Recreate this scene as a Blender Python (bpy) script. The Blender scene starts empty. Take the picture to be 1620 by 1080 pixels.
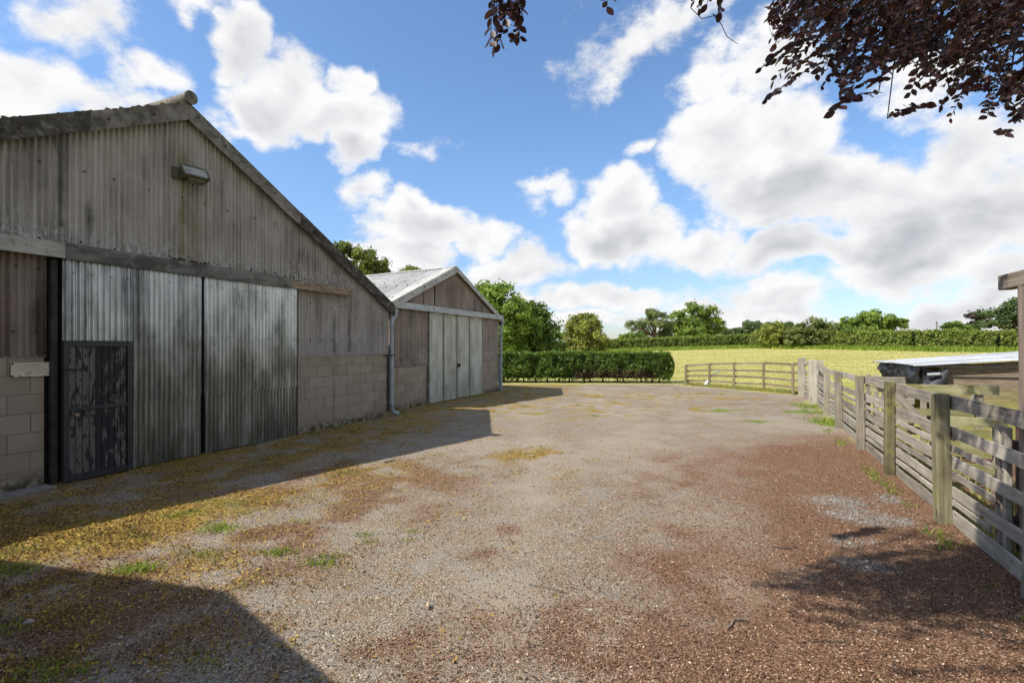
import bpy, math, random
import numpy as np
from mathutils import Vector, Matrix, Quaternion

random.seed(7)
rng = np.random.default_rng(11)
scene = bpy.context.scene
COL = scene.collection
R = math.radians

# ------------------------------------------------------------------ camera
F_PX, HORIZON, EYE = 790.0, 547.0, 1.8
cam_data = bpy.data.cameras.new('camera')
cam = bpy.data.objects.new('camera', cam_data)
COL.objects.link(cam)
cam.location = (0, 0, EYE)
cam.rotation_euler = (R(90), 0, 0)
cam_data.sensor_width = 36.0
cam_data.lens = F_PX / 1620.0 * 36.0
cam_data.shift_y = 7.0 / 1620.0
cam_data.clip_end = 5000
cam_data.clip_start = 0.05
scene.camera = cam

# ------------------------------------------------------------------ view
vs = scene.view_settings
vs.view_transform = 'Standard'
vs.look = 'None'
vs.gamma = 1.0
vs.use_curve_mapping = False
vs.exposure = 0.48
scene.cycles.adaptive_threshold = 0.03
scene.cycles.max_bounces = 6
scene.cycles.diffuse_bounces = 3
scene.cycles.transparent_max_bounces = 8


# ------------------------------------------------------------------ node helper
class NT:
    def __init__(self, tree):
        self.t = tree
        self.n = tree.nodes
        self.l = tree.links

    def node(self, typ, **kw):
        nd = self.n.new(typ)
        for k, v in kw.items():
            setattr(nd, k, v)
        return nd

    def put(self, sock, v):
        if v is None:
            return
        if isinstance(v, bpy.types.NodeSocket):
            self.l.new(v, sock)
        else:
            try:
                sock.default_value = v
            except Exception:
                if isinstance(v, (int, float)):
                    sock.default_value = (v, v, v)
                else:
                    sock.default_value = tuple(v) + (1.0,)

    def math(self, op, a, b=None, c=None, clamp=False):
        nd = self.node('ShaderNodeMath', operation=op, use_clamp=clamp)
        self.put(nd.inputs[0], a)
        if b is not None: self.put(nd.inputs[1], b)
        if c is not None: self.put(nd.inputs[2], c)
        return nd.outputs[0]

    def vmath(self, op, a, b=None):
        nd = self.node('ShaderNodeVectorMath', operation=op)
        self.put(nd.inputs[0], a)
        if b is not None:
            if op == 'SCALE': self.put(nd.inputs['Scale'], b)
            else: self.put(nd.inputs[1], b)
        return nd.outputs['Value'] if op in ('LENGTH', 'DOT_PRODUCT', 'DISTANCE') else nd.outputs[0]

    def coord(self, kind='Object', obj=None):
        nd = self.node('ShaderNodeTexCoord')
        if obj is not None: nd.object = obj
        return nd.outputs[kind]

    def pos(self):
        return self.node('ShaderNodeNewGeometry').outputs['Position']

    def scale(self, v, s):
        return self.vmath('MULTIPLY', v, s)

    def sep(self, v):
        nd = self.node('ShaderNodeSeparateXYZ')
        self.put(nd.inputs[0], v)
        return nd.outputs

    def comb(self, x, y, z=0.0):
        nd = self.node('ShaderNodeCombineXYZ')
        self.put(nd.inputs[0], x); self.put(nd.inputs[1], y); self.put(nd.inputs[2], z)
        return nd.outputs[0]

    def noise(self, v, scale=5.0, detail=4.0, rough=0.55, dist=0.0, color=False):
        nd = self.node('ShaderNodeTexNoise')
        self.put(nd.inputs['Vector'], v)
        nd.inputs['Scale'].default_value = scale
        nd.inputs['Detail'].default_value = detail
        nd.inputs['Roughness'].default_value = rough
        nd.inputs['Distortion'].default_value = dist
        return nd.outputs['Color'] if color else nd.outputs['Fac']

    def voronoi(self, v, scale=5.0, feature='F1', out='Distance', rand=1.0):
        nd = self.node('ShaderNodeTexVoronoi', feature=feature)
        self.put(nd.inputs['Vector'], v)
        nd.inputs['Scale'].default_value = scale
        nd.inputs['Randomness'].default_value = rand
        return nd.outputs[out]

    def ramp(self, fac, stops, interp='LINEAR'):
        nd = self.node('ShaderNodeValToRGB')
        cr = nd.color_ramp
        cr.interpolation = interp
        while len(cr.elements) < len(stops): cr.elements.new(0.5)
        for e, (p, c) in zip(cr.elements, stops):
            e.position = p
            e.color = tuple(c) + (1.0,) if len(c) == 3 else c
        self.put(nd.inputs[0], fac)
        return nd.outputs[0]

    def step(self, v, a, b, lo=0.0, hi=1.0):
        nd = self.node('ShaderNodeMapRange', interpolation_type='SMOOTHSTEP')
        self.put(nd.inputs[0], v)
        if a > b:
            a, b, lo, hi = b, a, hi, lo
        nd.inputs[1].default_value = a; nd.inputs[2].default_value = b
        nd.inputs[3].default_value = lo; nd.inputs[4].default_value = hi
        return nd.outputs[0]

    def mix(self, f, a, b, mode='MIX'):
        nd = self.node('ShaderNodeMix', data_type='RGBA', blend_type=mode)
        nd.clamp_factor = True
        self.put(nd.inputs[0], f)
        for s, v in ((nd.inputs[6], a), (nd.inputs[7], b)):
            if isinstance(v, bpy.types.NodeSocket): self.l.new(v, s)
            else: s.default_value = tuple(v) + (1.0,)
        return nd.outputs[2]

    def attr(self, name):
        nd = self.node('ShaderNodeAttribute', attribute_name=name)
        return nd.outputs['Fac']

    def rnd(self):
        return self.node('ShaderNodeObjectInfo').outputs['Random']

    def bump(self, h, strength=0.3, dist=0.01):
        nd = self.node('ShaderNodeBump')
        nd.inputs['Strength'].default_value = strength
        nd.inputs['Distance'].default_value = dist
        self.put(nd.inputs['Height'], h)
        return nd.outputs[0]


def material(name):
    m = bpy.data.materials.new(name)
    m.use_nodes = True
    m.node_tree.nodes.clear()
    k = NT(m.node_tree)
    out = k.node('ShaderNodeOutputMaterial')
    bs = k.node('ShaderNodeBsdfPrincipled')
    k.l.new(bs.outputs[0], out.inputs[0])
    return m, k, bs, out


# ------------------------------------------------------------------ sun and sky
SHX, SHY = 0.84, 0.36                     # ground shadow offset for one metre of height
sun_to = Vector((-SHX, -SHY, 1.0)).normalized()
sun_el = math.asin(sun_to.z)
sun_az = math.atan2(sun_to.x, sun_to.y)
sd = bpy.data.lights.new('sun', 'SUN')
sd.energy = 5.0
sd.angle = R(0.53)
sd.color = (1.0, 0.94, 0.84)
sun = bpy.data.objects.new('sun', sd)
COL.objects.link(sun)
sun.location = (-20, -10, 30)
sun.rotation_euler = (-sun_to).to_track_quat('-Z', 'Y').to_euler()

world = bpy.data.worlds.new('World')
scene.world = world
world.use_nodes = True
world.node_tree.nodes.clear()
world.cycles.sampling_method = 'MANUAL'
world.cycles.sample_map_resolution = 256
SKY_STRENGTH = 0.11


def ang(px, py):
    """azimuth / elevation of a photograph direction"""
    x, z = (px - 810) / F_PX, (HORIZON - py) / F_PX
    return math.atan2(x, 1.0), math.atan2(z, math.hypot(x, 1.0))


def cloud_blob(px, py, rx, ry, rot=0.0, w=1.0):
    a, e = ang(px, py)
    a2, _ = ang(px + rx, py)
    a1, _ = ang(px - rx, py)
    _, e2 = ang(px, py - ry)
    _, e1 = ang(px, py + ry)
    return (a, e, (a2 - a1) / 2, (e2 - e1) / 2, R(rot), w)


CLOUDS = [cloud_blob(*c) for c in [
    # high wispy bank, upper left
    (70, 160, 200, 55, -8, .85), (-80, 150, 200, 90, 0, 1.0), (130, 80, 110, 34, -35, .55), (235, 110, 70, 32, -20, .55),
    (165, 40, 60, 60, -50, .35), (275, 14, 50, 16, -5, .35),
    # tall cumulus left of centre
    (385, 75, 62, 62, 0, .95), (450, 140, 105, 72, -12, 1.05), (545, 185, 92, 62, -15, 1.05), (560, 240, 48, 46, 0, .8), (400, 190, 70, 60, 0, .75),
    (545, 125, 34, 38, 0, .75), (350, 205, 60, 40, -20, .45),
    # small cumulus over the rear barn
    (675, 365, 100, 50, 0, 1.05), (735, 380, 62, 44, 0, .9), (655, 330, 44, 30, 0, .8), (590, 310, 46, 26, -20, .45), (640, 410, 110, 40, 0, .8),
    (680, 232, 40, 16, -25, .28),
    # centre cumulus and its veil
    (970, 305, 64, 60, 0, 1.0), (955, 370, 78, 56, 0, 1.0), (1010, 360, 70, 60, 0, .9), (850, 305, 66, 32, -25, .5), (1025, 222, 26, 14, 10, .38),
    # great bank on the right
    (1140, 235, 90, 95, 0, 1.0), (1235, 205, 105, 80, 0, .95), (1250, 300, 170, 75, 0, 1.1), (1420, 320, 190, 75, 0, 1.05), (1540, 250, 130, 90, 0, .95), (1640, 330, 170, 110, 0, 1.05), (1110, 385, 110, 48, 0, .95),
    (1120, 120, 62, 62, -50, .72), (1000, 55, 120, 55, -28, .55), (1065, 20, 110, 45, 0, .5), (1230, 95, 90, 60, 0, .6), (1260, 395, 150, 40, 0, 1.0), (1440, 420, 250, 46, 0, 1.0), (1640, 440, 180, 60, 0, 1.0),
    (1480, 120, 130, 60, 0, .6), (1700, 190, 120, 120, 0, .9), (1370, 300, 210, 70, 0, 1.05), (1380, 385, 230, 50, 0, 1.0), (1560, 380, 190, 60, 0, 1.05),
    # low banks along the horizon
    (820, 430, 120, 34, 0, .85), (900, 480, 260, 30, 0, .8), (1150, 490, 200, 26, 0, .75), (1300, 510, 300, 28, 0, .8), (1250, 455, 130, 34, 0, .8),
    (700, 470, 160, 40, 0, .7), (960, 520, 400, 22, 0, .7), (1550, 500, 260, 40, 0, .8)]]

k = NT(world.node_tree)
wout = k.node('ShaderNodeOutputWorld')
bg = k.node('ShaderNodeBackground')
bg.inputs[1].default_value = SKY_STRENGTH
k.l.new(bg.outputs[0], wout.inputs[0])
sky = k.node('ShaderNodeTexSky', sky_type='NISHITA')
sky.sun_disc = False
sky.sun_elevation = sun_el
sky.sun_rotation = sun_az
sky.altitude = 60
sky.air_density = 1.0
sky.dust_density = 0.6
sky.ozone_density = 1.6
d = k.coord('Generated')
warp = k.vmath('SCALE', k.vmath('SUBTRACT', k.noise(d, 5.5, 3, .6, color=True), (.5, .5, .5)), .17)
sx, sy, sz = k.sep(d)
az = k.math('ARCTAN2', sx, sy)
el = k.math('ARCSINE', sz)
p = k.vmath('MULTIPLY', k.vmath('ADD', k.comb(az, el, 0.0), warp), (1, 1, 0))
det = k.math('SUBTRACT', k.noise(k.vmath('MULTIPLY', d, (1, 1, 1.5)), 8, 8, .66), .5)


def field(blobs, q, first=None):
    acc = first
    for i, (a, e, ra, re, rot, w) in enumerate(blobs):
        if acc is not None and i % 6 == 0:   # the tiny term only makes the renderer take the clouds in batches
            qq = k.vmath('SCALE', q, k.math('MULTIPLY_ADD', acc, 1e-6, 1.0))
        elif acc is None:
            qq = q
        mp = k.node('ShaderNodeMapping', vector_type='TEXTURE')
        k.put(mp.inputs[0], qq)
        mp.inputs['Location'].default_value = (a, e, 0)
        mp.inputs['Rotation'].default_value = (0, 0, -rot)
        mp.inputs['Scale'].default_value = (ra, re, 1)
        f = k.math('MULTIPLY_ADD', k.vmath('LENGTH', mp.outputs[0]), -w, w)
        acc = f if i == 0 else k.math('MAXIMUM', acc, f)
    return acc


acc = field(CLOUDS, p)
# beyond the frame: the same kind of broken cumulus, from noise alone
flat = k.vmath('DIVIDE', d, k.comb(*(3 * [k.math('ADD', k.math('ABSOLUTE', sz), .25)])))
gen = k.math('MULTIPLY', k.math('SUBTRACT', k.noise(flat, 1.3, 3, .55), .47), 3.2)
inside = k.math('MULTIPLY', k.step(k.math('ABSOLUTE', az), .95, .75), k.step(el, .78, .6))
outside = k.math('SUBTRACT', 1.0, inside)
acc = k.math('ADD', k.math('MULTIPLY', acc, inside), k.math('MULTIPLY', gen, outside))
d0 = k.math('MULTIPLY_ADD', det, 1.75, acc)
# cloud bases: where more cloud stands above, less light comes through
big_ones = [c for c in CLOUDS if c[5] >= .8]
up = k.vmath('ADD', k.vmath('SCALE', p, k.math('MULTIPLY_ADD', d0, 1e-6, 1.0)), (-.02, .085, 0))
above = field(big_ones, up, d0)
above = k.math('ADD', k.math('MULTIPLY', above, inside), k.math('MULTIPLY', gen, outside))
above = k.step(k.math('MULTIPLY_ADD', det, .8, above), .12, .85)
cover = k.step(d0, -.06, .38)
shade = k.math('MULTIPLY', above, k.step(d0, .10, .6))
# billows: a lump is bright where the cloud thins towards the sun and grey on its far side
det2 = k.math('SUBTRACT', k.noise(k.vmath('ADD', k.vmath('MULTIPLY', d, (1, 1, 1.5)), (-.022, -.008, .034)), 8, 5, .62), .5)
relief = k.math('MULTIPLY', k.math('SUBTRACT', det2, det), 1.5)
soft = k.math('MULTIPLY', k.step(k.noise(d, 5, 3, .6), .44, .70), .22)
shade = k.math('ADD', k.math('MULTIPLY', shade, .46), k.math('MULTIPLY', k.step(d0, .45, 1.1), .36))
shade = k.math('ADD', k.math('ADD', shade, soft), k.math('MULTIPLY', relief, k.step(d0, .05, .5)), clamp=True)
CW = 6.4
ccol = k.mix(shade, (CW, CW * 1.0, CW * 1.01), (CW * .54, CW * .56, CW * .60))
blue = k.mix(1.0, sky.outputs[0], k.mix(k.step(sz, .0, .36), (.84, .90, 1.04), (1.06, 1.24, 1.40)), 'MULTIPLY')
k.l.new(k.mix(cover, blue, ccol), bg.inputs[0])


# ------------------------------------------------------------------ numpy value noise
class VNoise:
    def __init__(self, seed):
        self.g = np.random.default_rng(seed).random((256, 256))

    def __call__(self, x, y, octaves=4, gain=.5):
        x = np.asarray(x, float); y = np.asarray(y, float)
        tot = 0; amp = 1; s = 0
        for o in range(octaves):
            xi = np.floor(x).astype(int); yi = np.floor(y).astype(int)
            fx = x - xi; fy = y - yi
            fx = fx * fx * (3 - 2 * fx); fy = fy * fy * (3 - 2 * fy)
            a = self.g[xi % 256, yi % 256]; b = self.g[(xi + 1) % 256, yi % 256]
            c = self.g[xi % 256, (yi + 1) % 256]; dd = self.g[(xi + 1) % 256, (yi + 1) % 256]
            tot = tot + amp * ((a * (1 - fx) + b * fx) * (1 - fy) + (c * (1 - fx) + dd * fx) * fy)
            s += amp; amp *= gain
            x = x * 2.03 + 17.1; y = y * 2.03 + 5.7
        return tot / s


def sstep(v, a, b):
    t = np.clip((np.asarray(v, float) - a) / (b - a), 0, 1)
    return t * t * (3 - 2 * t)


# ------------------------------------------------------------------ object helpers
def obj(name, me, mat, parent=None, loc=None, rot=None):
    o = bpy.data.objects.new(name, me)
    COL.objects.link(o)
    if mat is not None and len(me.materials) == 0:
        me.materials.append(mat)
    if parent is not None: o.parent = parent
    if loc is not None: o.location = loc
    if rot is not None: o.rotation_euler = rot
    return o


def thing(name, label, cat, loc=(0, 0, 0), rotz=0.0, group=None):
    o = bpy.data.objects.new(name, None)
    COL.objects.link(o)
    o.empty_display_size = .2
    o.location = loc
    o.rotation_euler = (0, 0, rotz)
    tag(o, label, cat, group)
    return o


def tag(o, label, cat, group=None):
    o['label'] = label
    o['category'] = cat
    if group: o['group'] = group
    return o


def structure(o):
    o['kind'] = 'structure'
    return o


def stuff(o):
    o['kind'] = 'stuff'
    return o


def fast_mesh(name, V, F, smooth=False, attrs=None):
    V = np.ascontiguousarray(V, dtype=np.float32); F = np.ascontiguousarray(F, dtype=np.int32)
    me = bpy.data.meshes.new(name)
    M, kk = F.shape
    me.vertices.add(len(V)); me.vertices.foreach_set('co', V.ravel())
    me.loops.add(M * kk); me.loops.foreach_set('vertex_index', F.ravel())
    me.polygons.add(M)
    me.polygons.foreach_set('loop_start', np.arange(0, M * kk, kk, dtype=np.int32))
    me.update(calc_edges=True)
    me.polygons.foreach_set('use_smooth', np.full(M, smooth))
    for an, av in (attrs or {}).items():
        at = me.attributes.new(an, 'FLOAT', 'POINT')
        at.data.foreach_set('value', np.ascontiguousarray(av, dtype=np.float32))
    return me


class MB:
    """collects simple shapes into one mesh"""
    def __init__(self):
        self.v = []; self.f = []; self.s = []

    def add(self, verts, faces, smooth=False):
        b = len(self.v)
        self.v += [tuple(q) for q in verts]
        self.f += [tuple(b + i for i in f) for f in faces]
        self.s += [smooth] * len(faces)
        return self

    def box(self, x0, x1, y0, y1, z0, z1, bev=0.0, mtx=None):
        if bev > 0:
            vs_ = []
            for zz, ins in ((z0, bev), (z0 + bev, 0), (z1 - bev, 0), (z1, bev)):
                a0, a1, b0, b1 = x0 + ins, x1 - ins, y0 + ins, y1 - ins
                c = bev
                vs_ += [(a0 + c, b0, zz), (a1 - c, b0, zz), (a1, b0 + c, zz), (a1, b1 - c, zz), (a1 - c, b1, zz), (a0 + c, b1, zz), (a0, b1 - c, zz), (a0, b0 + c, zz)]
            fs = [tuple(range(7, -1, -1)), tuple(range(24, 32))]
            for r in range(3):
                for i in range(8):
                    j = (i + 1) % 8
                    fs.append((r * 8 + i, r * 8 + j, r * 8 + 8 + j, r * 8 + 8 + i))
        else:
            vs_ = [(x0, y0, z0), (x1, y0, z0), (x1, y1, z0), (x0, y1, z0), (x0, y0, z1), (x1, y0, z1), (x1, y1, z1), (x0, y1, z1)]
            fs = [(3, 2, 1, 0), (4, 5, 6, 7), (0, 1, 5, 4), (1, 2, 6, 5), (2, 3, 7, 6), (3, 0, 4, 7)]
        if mtx is not None: vs_ = [mtx @ Vector(q) for q in vs_]
        return self.add(vs_, fs)

    def tube(self, pts, radii, n=8, cap=True):
        pts = [Vector(q) for q in pts]
        if isinstance(radii, (int, float)): radii = [radii] * len(pts)
        rings = []
        up = None
        for i, q in enumerate(pts):
            t = (pts[min(i + 1, len(pts) - 1)] - pts[max(i - 1, 0)]).normalized()
            if up is None:
                up = t.orthogonal().normalized()
            else:
                up = (up - t * up.dot(t)).normalized()
            w = t.cross(up)
            rings.append([q + (up * math.cos(a) + w * math.sin(a)) * radii[i] for a in [2 * math.pi * j / n for j in range(n)]])
        vs_ = [v for r in rings for v in r]
        fs = []
        for i in range(len(rings) - 1):
            for j in range(n):
                fs.append((i * n + j, i * n + (j + 1) % n, (i + 1) * n + (j + 1) % n, (i + 1) * n + j))
        self.add(vs_, fs, True)
        if cap:
            self.add(rings[0], [tuple(range(n - 1, -1, -1))]); self.add(rings[-1], [tuple(range(n))])
        return self

    def prism(self, poly, y0, y1):
        """polygon in x,z extruded along y"""
        n = len(poly)
        vs_ = [(x, y0, z) for x, z in poly] + [(x, y1, z) for x, z in poly]
        fs = [tuple(range(n)), tuple(range(2 * n - 1, n - 1, -1))]
        for i in range(n):
            j = (i + 1) % n
            fs.append((i, n + i, n + j, j))
        return self.add(vs_, fs)

    def mesh(self, name):
        me = bpy.data.meshes.new(name)
        me.from_pydata(self.v, [], self.f)
        me.polygons.foreach_set('use_smooth', self.s)
        me.update()
        return me

    def build(self, name, mat, parent=None, loc=None, rot=None):
        return obj(name, self.mesh(name), mat, parent, loc, rot)


def corr_sheet(name, x0, x1, zbot, ztop, y, mat, parent, pitch=.073, amp=.017, thick=.005, seg=8, rows=1):
    """corrugated sheet standing in the x-z plane, corrugations vertical; ztop may be a function of x (cut to the roof slope)"""
    n = max(4, int(round((x1 - x0) / pitch * seg)))
    xs = np.linspace(x0, x1, n + 1)
    zt = np.array([ztop(x) if callable(ztop) else ztop for x in xs])
    zb = np.array([zbot(x) if callable(zbot) else zbot for x in xs])
    keep = zt > zb + .01
    xs, zt, zb = xs[keep], zt[keep], zb[keep]
    n = len(xs) - 1
    yy = y + amp * np.sin(xs * 2 * math.pi / pitch)
    V = []; F = []
    fr = [np.stack([xs, yy, zb + (zt - zb) * t], 1) for t in np.linspace(0, 1, rows + 1)]
    bk = [np.stack([xs, yy + thick, zb + (zt - zb) * t], 1) for t in np.linspace(0, 1, rows + 1)]
    m = n + 1
    for r in range(rows + 1): V.append(fr[r])
    for r in range(rows + 1): V.append(bk[r])
    o2 = (rows + 1) * m
    i = np.arange(n)
    for r in range(rows):
        F.append(np.stack([r * m + i, r * m + i + 1, (r + 1) * m + i + 1, (r + 1) * m + i], 1))
        F.append(np.stack([o2 + r * m + i + 1, o2 + r * m + i, o2 + (r + 1) * m + i, o2 + (r + 1) * m + i + 1], 1))
    b = len(np.concatenate(V))
    V.append(fr[0]); V.append(bk[0])
    F.append(np.stack([b + i + 1, b + i, b + m + i, b + m + i + 1], 1))
    V = np.concatenate(V); F = np.concatenate(F)
    return obj(name, fast_mesh(name, V, F, True), mat, parent)


# ------------------------------------------------------------------ terrain
def terrain(X, Y):
    X = np.asarray(X, float); Y = np.asarray(Y, float)
    run = np.clip(Y - 24, 0, 120)
    h = run * (.0035 + .0275 * np.clip(X / 60, 0, 1.2))
    return h


def gnd(px, py):
    Y = F_PX * EYE / (py - HORIZON)
    return (px - 810) / F_PX * Y, Y


def at(px, py, Y):
    return Vector(((px - 810) / F_PX * Y, Y, EYE + (HORIZON - py) / F_PX * Y))


# main axis of the yard: barn fronts and fence both run this way
DX, DY = .4004, .9163
AXIS = math.atan2(DY, DX)
O1 = (-3.19, 12.80)
O2 = (-3.34, 13.67)
vn = VNoise(3); vn2 = VNoise(9); vn3 = VNoise(21)


def fence_x(Y):
    return 3.45 + .452 * (Y - 3.4)


def blob(X, Y, cx, cy, rx, ry, rot=0):
    c, s = math.cos(rot), math.sin(rot)
    u = ((X - cx) * c + (Y - cy) * s) / rx; v = (-(X - cx) * s + (Y - cy) * c) / ry
    return np.clip(1.25 - np.sqrt(u * u + v * v), 0, 1)


def yard_weights(X, Y):
    """what covers the ground where: litter, moss, slate, grass, field, pale (bare fines)"""
    wx = X + .5 * (vn(X * .9, Y * .9) - .5); wy = Y + .5 * (vn2(X * .9, Y * .9) - .5)
    n1 = vn(X * 1.7, Y * 1.7); n2 = vn2(X * 3.1, Y * 3.1); n3 = vn3(X * .6, Y * .6); n4 = vn3(X * 6, Y * 6)
    # distance from barn 1 / 2 front (positive into the yard)
    dist = (wx - O1[0]) * DY - (wy - O1[1]) * DX
    along = (wx - O1[0]) * DX + (wy - O1[1]) * DY
    fd = (fence_x(wy) - wx) * .91                       # distance left of the fence
    litter = (.55 * sstep(fd, 4.4, 1.0) + .45 * sstep(fd, 1.9, .5)) * sstep(wy, 11.4, 7.6)
    litter = np.clip(litter * (.5 + 1.2 * n1) + .42 * sstep(n3 * .5 + n2 * .5, .46, .64) * sstep(wy, 11, 5) * sstep(fd, 6.0, 2.2), 0, 1)
    litter = np.maximum(litter, .85 * sstep(n1 * .55 + n2 * .45, .36, .58) * sstep(dist, 6.6, 3.6) * sstep(wy, 9.5, 6.5))
    litter = np.maximum(litter, .55 * sstep(dist, 3.4, 1.5) * sstep(n2 * .6 + n4 * .4, .42, .56))
    for (px, py, rx, ry) in [(610, 1035, .30, .14), (655, 1010, .2, .14), (745, 875, .26, .22), (790, 830, .2, .25), (560, 1060, .2, .1), (1370, 715, .6, .9), (1270, 700, .8, .5), (1185, 640, 1.4, .35), (1245, 633, 1.6, .3)]:
        gx, gy = gnd(px, py)
        litter = np.maximum(litter, .7 * blob(wx, wy, gx, gy, rx, ry) * (n2 > .42))
    moss = sstep(dist, 3.3, 1.1) * (.25 + .85 * n1) * (.45 + .75 * sstep(n2 * .5 + n4 * .5, .38, .58))
    moss = np.maximum(moss, .62 * sstep(dist, 5.6, 2.8) * sstep(wy, 9.5, 7) * sstep(n1 * .6 + n4 * .4, .38, .62))
    moss = np.maximum(moss, 1.2 * blob(wx, wy, -4.0, 4.85, 1.9, .85, .75) * (.6 + .8 * n1))
    moss = np.maximum(moss, .8 * blob(wx, wy, -3.0, 5.6, 1.1, .7, .75) * (.4 + .9 * n1))
    moss = np.maximum(moss, .55 * blob(wx, wy, -2.8, 3.9, 1.5, .8, 0) * sstep(n2, .42, .6))
    moss = np.maximum(moss, .6 * blob(wx, wy, -3.0, 3.0, 1.6, .7, 0) * sstep(n1, .45, .6))
    mot = n1 * .3 + n2 * .3 + n4 * .4
    far = np.maximum(blob(wx, wy, -.2, 17.2, 3.0, 2.0, .6), np.maximum(blob(wx, wy, 2.4, 14.2, 4.2, 1.9, .2), blob(wx, wy, 5.4, 17.8, 3.8, 1.5, -.1)))
    moss = np.maximum(moss, .85 * sstep(far, 0, .5) * sstep(mot, .47, .60))
    moss = np.maximum(moss, .8 * blob(wx, wy, .2, 8.2, 1.0, .6, .5) * sstep(mot, .43, .58))
    moss = np.maximum(moss, .35 * sstep(mot, .54, .64) * sstep(wy, 19, 12) * sstep(fd, 2.6, 4.2))
    moss = np.maximum(moss, .5 * sstep(n1 * .5 + n4 * .5, .56, .68) * sstep(dist, 5.0, 2.0))
    slate = 0
    for (px, py, rx, ry) in [(1325, 795, .42, .36), (1352, 812, .34, .28), (1402, 826, .36, .26), (1352, 856, .34, .2), (1364, 893, .30, .2), (1400, 792, .22, .26)]:
        gx, gy = gnd(px, py)
        slate = np.maximum(slate, blob(wx, wy, gx, gy, rx, ry))
    slate = .85 * sstep(slate * (.25 + .7 * n2 + .7 * n4), .12, .95)
    for (px, py, rx, ry) in [(1160, 627, 2.6, .8), (1230, 660, 1.2, .35), (900, 612, 6, .9)]:
        gx, gy = gnd(px, py)
        slate = np.maximum(slate, .62 * blob(wx, wy, gx, gy, rx, ry) * sstep(n1, .35, .6))
    grass = 0
    for (px, py, rx, ry, w) in [(1290, 655, .95, .8, 1), (1245, 652, .9, .6, .8), (1150, 650, 1.1, .45, .7), (1310, 672, .5, .7, 1), (1200, 668, .8, .35, .6), (1140, 622, 1.5, .5, .5),
                                (885, 655, 1.2, .5, .5), (830, 648, 1.0, .5, .4), (60, 870, .5, .3, .5)]:
        gx, gy = gnd(px, py)
        grass = np.maximum(grass, w * blob(wx, wy, gx, gy, rx, ry) * sstep(n1 * .5 + n2 * .5, .38, .56))
    # edge of the yard: beyond the fences and the hedge it is grass
    t = np.clip((wy - 15.1) / (17.55 - 15.1), 0, 1)
    edge = np.where(wy < 15.1, fence_x(wy) + .15, np.where(wy < 17.55, 8.75 + t * 1.5, 10.3 - (wy - 17.55) * .5))
    far_line = np.where(wx > 7.6, 22.3, 23.3)
    field = np.maximum(sstep(wx - edge, .0, .4) * np.maximum(sstep(wx - edge, 2.6, 3.6), sstep(wy, 8.0, 10.5)), sstep(wy - far_line, -.25, .3))
    field = np.maximum(field, sstep(wx, -20, -24))
    lane = np.exp(-((wx - (-.35 + .06 * wy)) / .42) ** 2) + np.exp(-((wx - (1.25 + .09 * wy)) / .45) ** 2)
    pale = np.clip(.75 * sstep(n3 * .55 + n1 * .45, .45, .60) + .6 * lane * (.3 + 1.1 * n1), 0, 1)
    return dict(litter=litter * (1 - field), moss=moss * (1 - field), slate=slate * (1 - field) * (1 - .0), grass=grass * (1 - field), field=field, pale=pale)


def ground_height(X, Y):
    rut = np.exp(-((X - (-.35 + .06 * Y)) / .22) ** 2) + np.exp(-((X - (1.25 + .09 * Y)) / .24) ** 2)
    return .020 * (vn(X * 1.3, Y * 1.3, 3) - .5) + .010 * (vn2(X * 6, Y * 6, 2) - .5) - .014 * rut * (.4 + .8 * vn3(X * .8, Y * .8, 2))


# ---- ground material
m_ground, k, bs, out = material('ground_cover')
P = k.pos()
a_l, a_m, a_s, a_g, a_f, a_p = [k.attr(n) for n in ('litter', 'moss', 'slate', 'grass', 'field', 'pale')]
fine = k.noise(P, 42, 5, .7)
mid = k.noise(P, 9, 5, .6)
big = k.noise(P, 1.3, 4, .6)
stone_c = k.voronoi(P, 92, out='Color')
stone_d = k.voronoi(P, 92)
stv = k.sep(stone_c)[0]
gravel = k.ramp(stv, [(0, (.08, .062, .044)), (.3, (.19, .155, .115)), (.6, (.295, .248, .188)), (.88, (.37, .32, .25)), (1, (.55, .50, .42))])
gravel = k.mix(k.step(stone_d, .45, .75), gravel, (.07, .055, .042))
earth = k.mix(fine, (.13, .085, .05), (.28, .205, .14))
gravel = k.mix(k.math('MULTIPLY', k.step(mid, .42, .66), .75), gravel, earth)
mott = k.noise(P, 2.4, 6, .72)
gravel = k.mix(1.0, gravel, (1.14, 1.09, 1.0), 'MULTIPLY')
gravel = k.mix(k.math('MULTIPLY', k.step(mott, .46, .60), .45), gravel, k.mix(fine, (.145, .142, .132), (.335, .325, .30)))
gravel = k.mix(k.math('MULTIPLY', k.step(mott, .48, .36), .40), gravel, k.mix(fine, (.115, .078, .05), (.27, .195, .135)))
gravel = k.mix(k.math('MULTIPLY', a_p, .62), gravel, k.mix(fine, (.19, .16, .122), (.42, .365, .29)))


def patchy(w, lo, hi, nz, amt=1.6):
    return k.step(k.math('ADD', w, k.math('MULTIPLY', k.math('SUBTRACT', nz, .5), amt)), lo, hi)


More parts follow.
